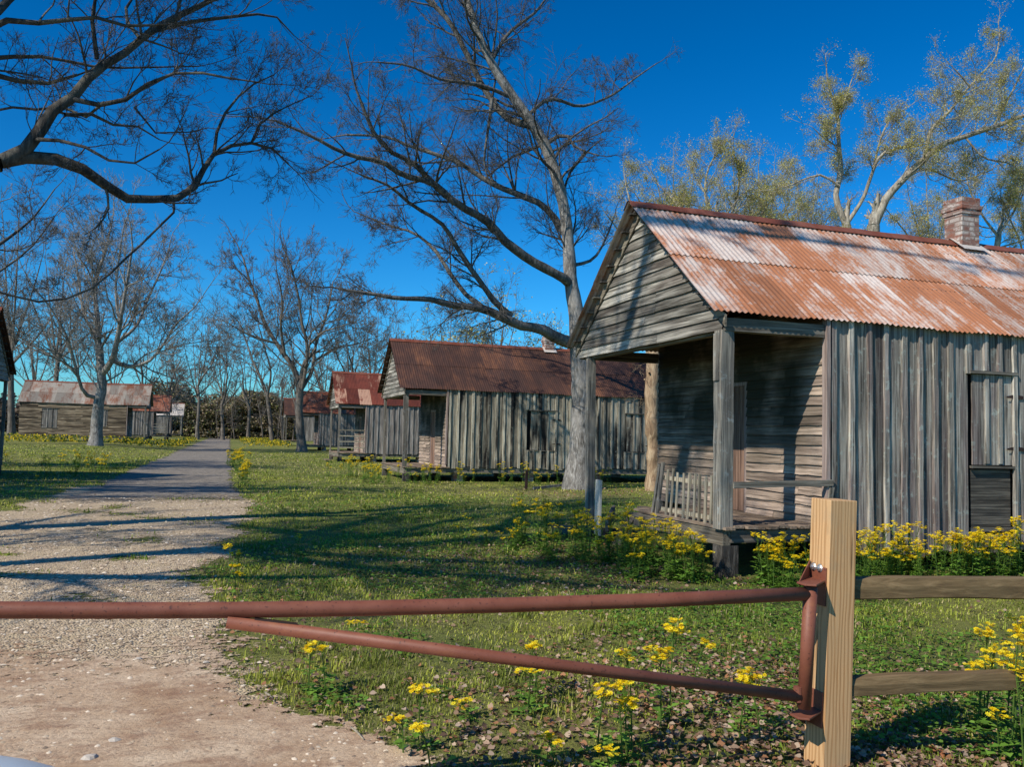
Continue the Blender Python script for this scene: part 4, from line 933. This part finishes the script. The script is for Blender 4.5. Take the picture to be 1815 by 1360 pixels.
leafing('upright budding tree with a tuft at its top, left of the arching limb', 1500, 40,
  [([(1512, 700), (1512, 560), (1508, 470), (1500, 400)], 34, 26, 0), ([(1500, 400), (1482, 350), (1490, 300), (1486, 250), (1484, 200), (1472, 165), (1465, 130)], 20, 4, 1), ([(1502, 395), (1530, 350), (1545, 310), (1560, 275), (1600, 262), (1630, 258)], 13, 4, -2), ([(1488, 330), (1455, 310), (1420, 320), (1395, 330)], 8, 3, 1), ([(1484, 210), (1500, 170), (1510, 140)], 6, 3, 0), ([(1545, 310), (1560, 250), (1575, 215), (1600, 195)], 8, 3, 0), ([(1484, 260), (1455, 240), (1440, 225)], 5, 2, 0)], L=2.0, dens=1.35, per=4.2, size=.075)
leafing('tree with pale green buds right of the chimney', 1760, 42, [([(1765, 700), (1768, 560), (1765, 470), (1770, 420)], 24, 16, 0), ([(1770, 420), (1740, 380), (1720, 340), (1712, 310)], 9, 3, 1), ([(1770, 415), (1800, 370), (1820, 330), (1840, 300)], 9, 3, -1), ([(1768, 440), (1800, 430), (1840, 415)], 6, 3, 0)], L=2.4, dens=1.5, per=4, size=.08)
leafing('broad low budding tree behind the middle of the near roof ridge', 1270, 46, [([(1270, 720), (1268, 600), (1265, 480), (1270, 410)], 22, 16, 0), ([(1270, 410), (1250, 350), (1255, 300), (1280, 260)], 9, 3, 1), ([(1268, 420), (1300, 370), (1310, 310), (1300, 270)], 9, 3, -1), ([(1266, 440), (1220, 390), (1190, 350), (1170, 330)], 8, 3, 2), ([(1270, 430), (1340, 390), (1370, 350), (1385, 320)], 8, 3, -1)], L=2.7, dens=1.5, per=4.2, size=.085)
leafing('small budding tree at the peak of the near gable', 1150, 48, [([(1150, 720), (1148, 600), (1145, 500), (1140, 430)], 16, 11, 0), ([(1140, 430), (1120, 370), (1110, 330), (1105, 300)], 7, 2, 1), ([(1142, 430), (1170, 380), (1180, 340)], 7, 2, -1), ([(1142, 450), (1110, 430), (1090, 400), (1075, 380)], 6, 2, -1)], L=2.4, dens=1.4, per=2.5, size=.08)
for (px_, Y_, top_, spr_, lab_) in ((1420, 52, 330, 60, 'low budding tree between the broad tree and the upright tufted tree'), (1650, 55, 320, 80, 'low budding tree behind the arching limb, left of the chimney'), (1350, 56, 300, 60, 'hazy budding tree above the middle of the near roof'), (1200, 58, 300, 70, 'hazy budding tree near the top of the near gable'), (1830, 50, 300, 60, 'budding tree at the right edge beyond the chimney')):
    leafing(lab_, px_, Y_, [([(px_, 740), (px_+2, 600), (px_, 480)], 18, 12, 0)]+[([(px_, 500), (px_+spr_*a_*.5, 500-(500-top_)*.45), (px_+spr_*a_, top_+abs(a_)*50)], 7, 2.5, a_*2) for a_ in (-1, -.5, -.1, .4, .9)], L=2.8, dens=1.1, per=3, size=.09)
# brushy trees far behind the second cabin and along the back
def brush_tree(label, px, Y, top, spread, seed, w=14, per=0, mat=None, group='bare trees far behind the cabins', dens=.8, ybase=775, minr=.02):
    r = random.Random(seed); base = ybase; H_ = base-top
    limbs = [([(px, base-H_*.12), (px+r.uniform(-3, 3), base-H_*.3), (px+r.uniform(-5, 5), base-H_*.45)], w, w*.7, 0)]
    for k in range(6):
        a = (k-2.5)/2.5; x1 = px+a*spread*r.uniform(.7, 1.1); y1 = top+abs(a)**1.5*H_*.38+r.uniform(0, H_*.06)
        ys = base-H_*r.uniform(.3, .45); limbs.append(([(px, ys), (px+(x1-px)*.35, ys-(ys-y1)*.3), (px+(x1-px)*.7, ys-(ys-y1)*.65), (x1, y1)], w*.45, w*.13, r.uniform(-4, 4)))
    auto_tree('bare_tree', label, px, ybase, Y, limbs, 0, mat or m_bark_far, group, lv=3, L=Y*.055, dens=dens*40/Y, minr=minr*Y/100, nb=5, step=1.5, leaves=(per, .2, buds, m_weed, .4) if per else None, n=6)
bt_ = 'pale bare tree in the far row behind the cabins'
for k, (px, Y, top, spr, w, per, lab) in enumerate([(790, 75, 560, 60, 9, .6, 'brownish brushy tree seen over the ridge of the second cabin'), (880, 80, 520, 80, 10, .6, 'tallest brushy tree over the ridge of the second cabin, left of its chimney'), (700, 85, 590, 40, 6, 0, bt_), (620, 100, 545, 60, 7, 0, bt_),
    (575, 110, 590, 50, 6, 0, bt_), (395, 125, 600, 40, 6, 0, bt_), (350, 120, 575, 45, 6, 0, bt_), (300, 130, 610, 40, 6, 0, bt_), (255, 130, 590, 45, 6, 0, bt_), (100, 95, 450, 90, 9, 0, 'bare tree with a wide crown behind the left end of the long brown cabin'),
    (20, 85, 370, 95, 10, 0, 'tall bare tree at the left edge behind the nearest left cabin'), (60, 120, 560, 60, 7, 0, bt_), (440, 130, 620, 40, 6, 0, bt_), (660, 120, 560, 50, 7, 0, bt_), (-60, 60, 330, 90, 12, 0, 'bare tree just outside the left edge behind the nearest left cabin'), (985, 95, 600, 60, 8, .5, bt_), (200, 140, 600, 50, 6, 0, bt_)]):
    brush_tree(lab, px, Y, top, spr, 50+k, w, per)
# trees outside the frame on the left: they throw the shadows across the drive and lawn
def side_tree(label, x, y, h, seed, spread=3.2, extra=()):
    r = random.Random(seed); T = Tree('bare_tree', label, (x, y, 0), m_bark, 'bare trees left of the frame')
    T.limb([(x, y, -.2), (x, y, 1), (x+.1, y, h*.35), (x+.2, y+.1, h*.6), (x, y, h)], [.34, .25, .2, .15, .05], dens=1, L=2, lv=2, start=.4, minr=.006, n=10)
    for k in range(13):
        a = r.uniform(0, 6.28); z0 = h*r.uniform(.3, .8); d = Vector((cos(a), sin(a), 0))*spread*r.uniform(.7, 1.2); p0 = Vector((x+.1, y, z0))
        T.limb([tuple(p0), tuple(p0+d*.4+Vector((0, 0, .8))), tuple(p0+d*.8+Vector((0, 0, 1.9))), tuple(p0+d*1.1+Vector((0, 0, 3)))], [.17, .13, .09, .03], dens=3, L=1.9, lv=3, minr=.009, nb=5, n=6)
    for P_, R_l in extra: T.limb(P_, R_l, dens=2.2, L=1.2, lv=2, minr=.014, nb=5, n=8, start=.35)
    T.done()
side_tree('tall bare tree left of the frame beside the drive', -9.2, 7.2, 16, 3, 4.4, [([(-9.1, 7.2, 8.5), (-6.6, 6.3, 11.8), (-3.9, 5.1, 13.8), (-2.3, 4.6, 14.7), (-.6, 4.0, 15.2)], [.15, .11, .08, .05, .02]), ([(-9.1, 7.2, 7.5), (-6.2, 6.9, 10), (-3.9, 6.2, 11.7), (-3.0, 5.7, 13)], [.15, .1, .07, .03])]); side_tree('bare tree left of the frame beyond the near limbs', -12, 19.5, 11, 4, 4); side_tree('bare tree left of the frame far along the lawn', -13.5, 32, 11, 5, 4)

# dark scrub at the end of the road and behind the cabins
def scrub(name, label, cols, n, fx, size, mat=None):
    pos = fx(n); pos[:, 2] += 0
    cc = np.array(cols)[RNG.integers(0, len(cols), n)]*RNG.uniform(.5, 1.4, (n, 1))
    o = scatter(name, [(-.5, 0, 0), (.1, -.4, .1), (.5, 0, 0), (0, .4, -.1)], [(0, 1, 2, 3)], pos, RNG.uniform(0, 6.3, n), RNG.uniform(.5, 1.4, n)*size, cc, m_weed, None, tilt=RNG.uniform(-1.5, 1.5, n))
    return tag(o, label, 'scrub', None, 'stuff')
def band(x0, x1, y0, y1, h0, h1, seed):
    def f(n):
        x = RNG.uniform(x0, x1, n); y = RNG.uniform(y0, y1, n); hh = h0+(h1-h0)*fnoise(x, y*.3, 9, seed); hh *= .55+.9*vnoise(x, y, 3.5, seed+5)
        z = H(x, y)+hh*RNG.random(n)**.8
        cl = fnoise(x, z*2+y, 2.2, seed+9); ok = cl > .36; z = np.where(ok, z, z*.5)
        return np.stack([x, y, z], 1)
    return f
scrub('scrub', 'tangled brown and green scrub closing the end of the road', [(.30, .25, .14), (.40, .33, .22), (.46, .36, .26), (.2, .18, .1), (.34, .35, .13)], 130000, band(-14, 24, 142, 152, 3.5, 8.5, 1), .36)
scrub('scrub', 'brown bare thicket behind the left row of cabins', [(.2, .15, .11), (.14, .11, .085), (.24, .19, .14), (.1, .09, .06)], 36000, band(-95, -6, 150, 172, 3, 7, 2), .8)
scrub('scrub', 'brown thicket behind the right row of cabins', [(.17, .14, .09), (.12, .11, .06), (.22, .18, .12)], 26000, band(18, 110, 118, 150, 4, 8, 3), .8)
for k in range(34):
    x = RNG.uniform(-9, 22); y = RNG.uniform(137, 152); q_ = RNG.uniform(.4, 1.3); hh = RNG.uniform(6, 13)
    T = Tree('bare_tree', 'thin pale trunk rising out of the scrub at the end of the road', (x, y, float(H(x, y))), m_bark_far, 'thin trunks in the scrub at the end of the road')
    T.limb([(x, y, -.1), (x+RNG.uniform(-.6, .6), y, hh*.5), (x+RNG.uniform(-1.5, 1.5), y, hh)], [.13*q_, .1*q_, .04*q_], dens=.7, L=3.2, lv=2, minr=.022, nb=5, n=5, step=1.5, start=.25)
    T.done()
# ------------------------------------------------------------------ grass, litter, flowers
def in_house(x, y):
    r = np.zeros(np.shape(x), bool)
    for y0 in (8.22, 26.4, 43.5, 67.6, 86.5): r |= (x > 5.15) & (x < 16) & (y > y0-.02) & (y < y0+4.15)
    for y0 in (24.76, 72.8, 96.8): r |= (x < -6.3) & (y > y0) & (y < y0+4.15)
    return r
def near_fov(n, r0, r1, a0=-24, a1=58):
    r = np.exp(RNG.uniform(math.log(r0), math.log(r1), n)); a = np.radians(RNG.uniform(a0, a1, n)); return r*np.sin(a), r*np.cos(a), r
def litter_density(x, y):
    d1 = np.clip(1.25-np.hypot((x-3.0)/1.7, (y-4.0)/1.9), 0, 1)*(.3+.9*fnoise(x, y, .7, 140))          # by the gate post
    d2 = np.clip(1.15-np.hypot((x-3.9)/3.0, (y-9.6)/2.4), 0, 1)*.75      # before the porch
    d3 = np.clip(1.1-np.hypot((x-10.2)/3.6, (y-21.5)/2.2), 0, 1)*.8
    return np.maximum(np.maximum(d1, d2), d3)
n = 520000; x, y, r = near_fov(n, 2.2, 60)
k1 = np.clip(drive_k(x, y), 0, 1); kd = np.clip(dirt_k(x, y), 0, 1); kr = np.clip(road_k(x, y), 0, 1)
cover = np.maximum(np.maximum(np.where((y > 5) & (y < 23), k1, 0), kd), np.where(y > 17, kr, 0))
patchy = fnoise(x, y, 1.1, 61)
dens = (1-np.clip(cover*1.5-.12, 0, 1))*(.2+1.0*np.clip((patchy-.34)*3.2, 0, 1))*(1-.8*litter_density(x, y))
keep = (RNG.random(n) < dens) & ~in_house(x, y); x, y, r = x[keep], y[keep], r[keep]; n = len(x)
big = fnoise(x, y, 2.6, 70); sm = vnoise(x, y, .35, 75); dry = fnoise(x, y, 1.7, 80)
g1 = np.array([.145, .235, .024]); g2 = np.array([.44, .45, .07]); g3 = np.array([.56, .47, .22]); g4 = np.array([.05, .095, .018])
far = np.clip((r-9)/12, 0, 1)
t = np.clip(big*1.6-.3+far*.25, 0, 1)[:, None]; C = g1*(1-t)+g2*t
C = np.where((RNG.random(n) < .10+.30*np.clip(dry*2-.8, 0, 1)+.06*far)[:, None], g3*RNG.uniform(.6, 1.1, (n, 1)), C); C = np.where((sm > .68)[:, None], C*.5+g4*.5, C)
C = C*RNG.uniform(.65, 1.35, (n, 1))
hgt = (.45+1.5*vnoise(x, y, .22, 76)**2)*(.02+.05*RNG.random(n)**1.6+.03*np.clip(sm-.5, 0, 1)+np.where(RNG.random(n) < .03, .05, 0))*(1+np.clip(r-4, 0, 30)*.012); wid = (.0028+.0011*r)
pos = np.stack([x, y, H(x, y)+.0], 1)
tm = [(-.5, 0, 0), (.5, 0, 0), (.22, .25, .6), (.05, .8, 1.0), (-.22, .25, .6)]
sc3 = np.stack([wid, hgt*RNG.uniform(.4, 1.5, n), hgt*.9], 1)
tag(scatter('grass', tm, [(0, 1, 2, 4), (4, 2, 3, 3)] if False else [(0, 1, 2, 4)], pos, RNG.uniform(0, 6.3, n), sc3, C, m_grass), 'short patchy green lawn grass with dry blades', 'grass', None, 'stuff')
# broad leaved ground cover in bright clumps
n = 90000; x, y, r = near_fov(n, 2.4, 22); cl = fnoise(x, y, .7, 90); cl2 = vnoise(x, y, 2.6, 95)
k = (cl+.35*cl2 > .73) & (np.maximum(np.maximum(drive_k(x, y), dirt_k(x, y)) , -1) < .35) & ~in_house(x, y) & (x > -.8)
extra = (np.hypot((x-3.6)/1.3, (y-4.6)/1.3) < 1) & (RNG.random(n) < .4)
k |= extra & (x > 1); 
wy = (y > 6.9) & (y < 8.15) & (x > 4.6) & (x < 11); wx = (x > 3.2) & (x < 5.1) & (y > 8.2) & (y < 12); k |= (wy | wx) & (RNG.random(n) < .7)
x, y, r = x[k], y[k], r[k]; n = len(x)
pos = np.stack([x, y, H(x, y)+RNG.uniform(.012, .07, n)], 1); C = np.array([[.11, .23, .025], [.16, .29, .04], [.08, .16, .02]])[RNG.integers(0, 3, n)]*RNG.uniform(.7, 1.3, (n, 1))
tag(scatter('ground_cover', [(-.5, 0, 0), (-.2, -.42, .1), (.35, -.35, .12), (.5, 0, .05), (.35, .35, .12), (-.2, .42, .1)], [(0, 1, 2, 3), (0, 3, 4, 5)], pos, RNG.uniform(0, 6.3, n), RNG.uniform(.012, .026, n)*(1+r*.07), C, m_weed, tilt=RNG.uniform(-.5, .5, n)), 'bright green broad leaved weeds in low clumps', 'ground cover', None, 'stuff')
# dry leaves
n = 190000; x, y, r = near_fov(n, 2.2, 26); dl = litter_density(x, y); edge = np.clip(1-np.abs(x-right_edge(y)-.4)/.8, 0, 1)*.1
k = (RNG.random(n) < np.clip((dl*.95+edge+.03)*(.25+1.3*fnoise(x, y, .6, 99)), 0, 1)) & (np.maximum(drive_k(x, y), dirt_k(x, y)) < .6) & ~in_house(x, y); x, y, r = x[k], y[k], r[k]; n = len(x)
C = np.array([[.30, .19, .12], [.40, .27, .18], [.21, .125, .08], [.47, .35, .25], [.34, .16, .075], [.14, .085, .055]])[RNG.integers(0, 6, n)]*RNG.uniform(.7, 1.2, (n, 1))
tmL = [(-.5, 0, .0), (-.25, -.32, .14), (.1, -.42, .2), (.3, -.15, .06), (.5, 0, .12), (.3, .2, .1), (.05, .4, .22), (-.28, .28, .12)]
tag(scatter('dry_leaves', tmL, [(0, 1, 2, 3), (0, 3, 4, 5), (0, 5, 6, 7)], np.stack([x, y, H(x, y)+RNG.uniform(.006, .035, n)], 1), RNG.uniform(0, 6.3, n), RNG.uniform(.014, .04, n)*(1+r*.02), C, m_leaf, tilt=RNG.uniform(-.9, .9, n)), 'curled brown fallen leaves scattered over the grass', 'leaf litter', None, 'stuff')
# stones on the drive
import itertools
n = 70000; x, y, r = near_fov(n, 2.4, 20, -24, 20); kk = np.maximum(np.where(y > 4.6, drive_k(x, y), 0), 0); kdd = dirt_k(x, y)
pr = (.42*(1-np.clip(kdd, 0, 1))**1.5+np.clip(kdd, 0, 1)*(.03+.22*(vnoise(x, y, .8, 110) > .72)))*np.clip(np.maximum(kk, kdd)*2.2-.8, 0, 1); k = RNG.random(n) < pr; x, y, r, kdd = x[k], y[k], r[k], kdd[k]; n = len(x)
C = np.array([[.62, .49, .35], [.46, .35, .24], [.74, .62, .47], [.32, .24, .17]])[RNG.integers(0, 4, n)]*RNG.uniform(.7, 1.15, (n, 1)); s_ = RNG.uniform(.3, 1, n)**2*.011*(1+r*.1)+.002
s3 = np.stack([s_*RNG.uniform(.8, 1.5, n), s_, s_*RNG.uniform(.5, .8, n)], 1)
oc = [(1, 0, 0), (.3, .8, .1), (-.8, .5, 0), (-.9, -.4, .1), (.2, -1, 0), (.1, .1, .9)]
of = [(0, 1, 5), (1, 2, 5), (2, 3, 5), (3, 4, 5), (4, 0, 5)]
tag(scatter('gravel', oc, of, np.stack([x, y, H(x, y)+.010], 1), RNG.uniform(0, 6.3, n), s3, C, m_stone), 'loose pale gravel stones on the drive', 'gravel', None, 'stuff')
# twigs and a few larger stones one can count
for (px, py, s_, lab) in ((158, 1349, .03, 'pale flat stone on the dirt near the bottom left'), (202, 1317, .024, 'round pale stone on the dirt right of the flat one'), (365, 1178, .018, 'small white stone on the dirt below the pipe end'), (245, 1172, .02, 'small white stone on the dirt left of the pipe end')):
    q = at(px, py, .0); mb = MB(); n_ = 9; vs = [(s_*.2, 0, s_*.5)]
    for j, (zz, rr) in enumerate(((s_*.36, .66), (.0, 1.0))):
        for i in range(n_): a = i*6.283/n_; u = rr*s_*random.uniform(.6, 1.2); vs.append((cos(a)*u*1.3, sin(a)*u, zz))
    fs = [(0, 1+i, 1+(i+1) % n_) for i in range(n_)]+[(1+i, 1+n_+i, 1+n_+(i+1) % n_, 1+(i+1) % n_) for i in range(n_)]
    mb.add(vs, fs, (.5, .44, .37)); o = mb.build('stone', m_stone, None, smooth=False); o.location = (q[0], q[1], .012); tag(o, lab, 'stone')
for (a, b, lab) in (((470, 1228), (487, 1245), 'pale twig on the grass edge below the brace pipe'), ((622, 1290), (645, 1312), 'pale twig lying among the leaves at the bottom centre')):
    q0, q1 = at(*a, .02), at(*b, .015); mb = MB(); mb.tube([q0-q0, (q1-q0)*.5+np.array([0, .01, .004]), q1-q0], [.005, .006, .003], 6, (.6, .5, .4)); o = mb.build('twig', m_slat, None); o.location = tuple(q0); tag(o, lab, 'twig')
# large fallen leaf
q = at(1660, 1332, .03); mb = MB(); ol = []
for i in range(22):
    a = i*2*pi/22; rr = .075*(1 if i % 4 in (0,) else .62+.1*random.random()); ol.append((cos(a)*rr, sin(a)*rr*.8, .018*cos(a*2+.5)))
mb.add([(0, 0, .012)]+ol, [(0, 1+i, 1+(i+1) % 22) for i in range(22)], (.42, .16, .07)); o = mb.build('fallen_leaf', m_leaf, None); o.location = tuple(q); o.rotation_euler = (.25, .2, .6); tag(o, 'large orange brown fallen leaf right of the new pine post', 'leaf')

# ---- yellow butterweed-like plants
YEL = [(.95, .74, .012), (.9, .66, .01), (.98, .83, .04)]
def flower_proto(h, heads, leafn, seed, hi=True, stems=1, hsp=.028):
    """returns list of (name, mesh, material) to be parented"""
    r = random.Random(seed); parts = []
    stem = MB(); fol = []; hd = []
    tips = []
    for s in range(stems):
        ox, oy = (0, 0) if s == 0 else (r.uniform(-.09, .09), r.uniform(-.09, .09)); hh = h*(1 if s == 0 else r.uniform(.6, .95)); lx, ly = r.uniform(-.06, .06), r.uniform(-.06, .06)
        pts = [(ox, oy, -.02), (ox+lx*.3, oy+ly*.3, hh*.4), (ox+lx*.7, oy+ly*.7, hh*.75), (ox+lx, oy+ly, hh*.93)]
        stem.tube(pts, [.0045, .004, .0035, .0025], 5, (.1, .17, .03), cap=False)
        for k in range(heads):
            a = r.uniform(0, 6.28); z0 = r.uniform(.62, .9)*hh; f = z0/hh; e = (ox+lx+cos(a)*r.uniform(.02, .07), oy+ly+sin(a)*r.uniform(.02, .07), hh*r.uniform(.88, 1.03))
            if k == 0: e = (ox+lx, oy+ly, hh)
            stem.tube([(ox+lx*f, oy+ly*f, z0), ((ox+lx*f+e[0])/2+.01, (oy+ly*f+e[1])/2, (z0+e[2])/2), e], [.0025, .002, .0018], 4, (.11, .19, .03), cap=False); tips.append(e)
        for k in range(leafn):
            f = r.random()**1.15*.86; a = r.uniform(0, 6.28); fol.append(((ox+lx*f, oy+ly*f, hh*f), a, (1.1-f)*r.uniform(.07, .13)))
    lf = MB()
    for (p, a, s) in fol:
        c = random.choice([(.13, .26, .03), (.19, .34, .045), (.09, .18, .025)]); ca, sa = cos(a), sin(a); dz = r.uniform(-.3, .5)
        T_ = lambda u, v, z: (p[0]+(u*ca-v*sa)*s, p[1]+(u*sa+v*ca)*s, p[2]+(u*dz+z)*s)
        # lobed leaf: leaflets along a midrib
        for (u0, u1, wv) in ((.1, .35, .14), (.32, .6, .22), (.55, 1.0, .3)):
            lf.add([T_(u0, 0, 0), T_((u0+u1)/2-.05, -wv, .06), T_(u1, -.03, -.04*u1), T_((u0+u1)/2, wv, .06)], [(0, 1, 2, 3)], c)
    for e in tips:
        m_ = MB(); nf = r.randint(8, 13) if hi else 8
        for k in range(nf):
            a = r.uniform(0, 6.28); d = r.uniform(0, hsp); cx, cy, cz = e[0]+cos(a)*d, e[1]+sin(a)*d, e[2]+r.uniform(-.008, .014); c = r.choice(YEL); tlx, tly = r.uniform(-.5, .5), r.uniform(-.5, .5)
            np_ = 8 if hi else 5; rr = r.uniform(.0105, .015)
            for q_ in range(np_):
                b = q_*6.283/np_+a; w_ = .3 if hi else .5
                vs = [(cx, cy, cz)]
                for (bb, f) in ((b-w_, .75), (b, 1.05), (b+w_, .75)): dx, dy = cos(bb)*rr*f, sin(bb)*rr*f; vs.append((cx+dx, cy+dy, cz+dx*tlx+dy*tly+.002))
                m_.add(vs, [(0, 1, 2, 3)], c)
            m_.add([(cx-.003, cy-.003, cz+.003), (cx+.003, cy-.003, cz+.003), (cx+.003, cy+.003, cz+.003), (cx-.003, cy+.003, cz+.003)], [(0, 1, 2, 3)], (.6, .33, .01))
        hd.append(m_)
    return stem, lf, hd
def plant(label, group, loc, proto, rz=0, sc=1):
    stem, lf, hd = proto; t = thing('yellow_flower', label, 'flower', tuple(loc), group, rz); t.scale = (sc, sc, sc)
    s_ = stem.build('stem', m_weed, t); 
    if lf.v: lf.build('leaves', m_weed, t)
    for m_ in hd: m_.build('flower_head', m_petal, t)
    return t
def copies(t, spots, label, group):
    for i, (x_, y_) in enumerate(spots):
        o = t if i == 0 else copy_tree(t)
        o.location = (x_, y_, float(H(x_, y_))-.01); o.rotation_euler = (0, 0, random.uniform(0, 6.28)); k = random.uniform(.68, 1.12); o.scale = (k, k, k*random.uniform(.9, 1.1)); o['label'] = label; o['group'] = group
# isolated plants by the gate, each where it stands
iso = [(955, 1150, .30, 3, 'yellow flower cluster just above the brace pipe at its middle'), (1122, 1162, .33, 2, 'yellow flower cluster above the brace pipe, left of the tall branching plant'), (1188, 1115, .52, 5, 'tallest branching yellow flower plant behind the brace pipe'), (1350, 1202, .34, 3, 'yellow flower cluster above the brace pipe beside the hinge'),
       (745, 1216, .30, 2, 'yellow flower on a thin stalk below the brace pipe, upper of the left three'), (717, 1278, .16, 1, 'single low yellow flower at the bottom, leftmost of its three'), (767, 1288, .2, 1, 'single round yellow flower on a stalk at the bottom left of the weeds'), (550, 1145, .28, 2, 'yellow flower pair under the gate pipe near the drive, left one'), (580, 1152, .26, 1, 'small yellow flower right of the pair near the drive'),
       (1060, 1218, .34, 2, 'yellow flower just below the brace pipe, left of the larger head'), (1113, 1222, .34, 3, 'larger yellow flower head just below the brace pipe'), (1121, 1264, .22, 1, 'round yellow flower under the larger head below the brace pipe'), (985, 1322, .12, 2, 'low yellow flowers at the bottom edge, left of the stalks'), (1082, 1330, .12, 1, 'low yellow flower at the bottom edge among green weeds'), (938, 1196, .24, 1, 'tiny yellow flower touching the brace pipe from below'), (838//1, 1252, .1, 1, 'tiny low yellow flower between the two stalked ones'),
       (622, 1106, .14, 1, 'small yellow flower where the two pipes part'), (1228, 1143, .3, 2, 'yellow flower right of the tallest branching plant'), (1742, 1102, .55, 3, 'yellow flower at the left of the tall bunch behind the rails'), (1790, 1128, .6, 4, 'largest yellow flower head of the tall bunch behind the rails'), (1745, 1140, .45, 1, 'low yellow flower left in the tall bunch behind the rails'), (1810, 1100, .66, 3, 'topmost yellow flower of the tall bunch at the right edge'), (1730, 1166, .38, 1, 'lowest yellow flower left of the tall bunch behind the rails'), (1800, 1160, .5, 3, 'yellow flowers low in the tall bunch at the right edge'),
       (1770, 1255, .25, 1, 'single yellow flower under the lower rail near the right edge'), (527, 948, .25, 1, 'single yellow flower on the lawn right of the drive'), (408, 968, .3, 2, 'yellow flowers at the drive edge, upper of the group'), (425, 978, .3, 2, 'yellow flowers at the drive edge right of the upper ones'), (405, 1005, .2, 2, 'yellow flowers low at the drive edge'), (418, 1015, .2, 2, 'yellow flowers at the drive edge, lowest of the group')]
for i, (px, py, h_, nh, lab) in enumerate(iso):
    q = at(px, py, h_); plant(lab, None, (q[0], q[1], float(H(q[0], q[1]))), flower_proto(h_, nh+2, 16 if h_ > .2 else 8, 200+i, True, 1+(nh > 2), .034), rz=0)
protos = []
def bank(label, group, spots, seed, h, heads, leafn, stems=2, hi=False):
    n_ = 4; 
    for k in range(n_):
        sub = spots[k::n_]
        if not sub: continue
        t = plant(label, group, (0, 0, 0), flower_proto(h*(1+.12*(k-1)), heads, leafn, seed+k, hi, stems, .04)); copies(t, sub, label, group)
R_ = random.Random(5)
bank('leafy yellow flowering weed in the dense bank along the near cabin side wall', 'flowering weeds along the near cabin side wall', [(R_.uniform(5.4, 10.6), R_.uniform(7.25, 7.98)) for _ in range(92)], 300, .5, 5, 36, 3, True)
bank('leafy yellow flowering weed growing before the near cabin porch', 'flowering weeds before the near cabin porch', [(R_.uniform(4.55, 5.05), R_.uniform(8.0, 9.9)) for _ in range(16)]+[(R_.uniform(3.7, 4.9), R_.uniform(8.2, 11.8)) for _ in range(28)], 310, .5, 4, 34, 3, True)
bank('yellow flowering weed on the open lawn left of the near cabin porch', 'flowering weeds on the lawn left of the porch', [(R_.uniform(3.0, 4.3), R_.uniform(10.2, 12.3)) for _ in range(16)], 320, .3, 2, 16, 2)
bank('yellow flowering weed around the porch of the second cabin', 'flowering weeds around the second cabin', [(R_.gauss(4.3, .5), R_.uniform(25, 30)) for _ in range(26)]+[(R_.uniform(5, 12), R_.uniform(24.6, 26.1)) for _ in range(26)], 330, .55, 6, 16, 3)
bank('yellow flowering weed at the right edge of the grey road', 'flowering weeds along the right edge of the road', [(R_.gauss(.42, .22), R_.uniform(23, 48)) for _ in range(30)], 340, .5, 8, 12, 3)
bank('yellow flowering weed on the grass left of the grey road', 'flowering weeds left of the road', [(R_.gauss(-4.1, .5), R_.gauss(31, 2.2)) for _ in range(14)]+[(R_.uniform(-9, -4.4), R_.uniform(24, 40)) for _ in range(18)], 350, .48, 7, 12, 3)
# far yellow drifts
n = 5200; xs = np.concatenate([RNG.uniform(1.2, 5.2, 2500), RNG.uniform(-4.4, -3.3, 900), RNG.uniform(-16, -4, 1800)]); ys = np.concatenate([RNG.uniform(76, 118, 2500), RNG.uniform(66, 100, 900), RNG.uniform(62, 71.5, 1800)])
k = fnoise(xs, ys, 3, 130) > .42; xs, ys = xs[k], ys[k]; n = len(xs); C = np.where(RNG.random(n)[:, None] < .55, np.array([[.75, .55, .03]]), np.array([[.12, .17, .03]]))*RNG.uniform(.7, 1.1, (n, 1))
tag(scatter('wildflowers', [(-.5, -.1, 0), (.5, 0, .1), (.3, .1, .8), (-.4, 0, .7)], [(0, 1, 2, 3)], np.stack([xs, ys, H(xs, ys)+RNG.uniform(.05, .5, n)], 1), RNG.uniform(0, 3.1, n), RNG.uniform(.07, .16, n), C, m_petal), 'far drifts of yellow wildflowers before the distant cabins', 'wildflowers', None, 'stuff')
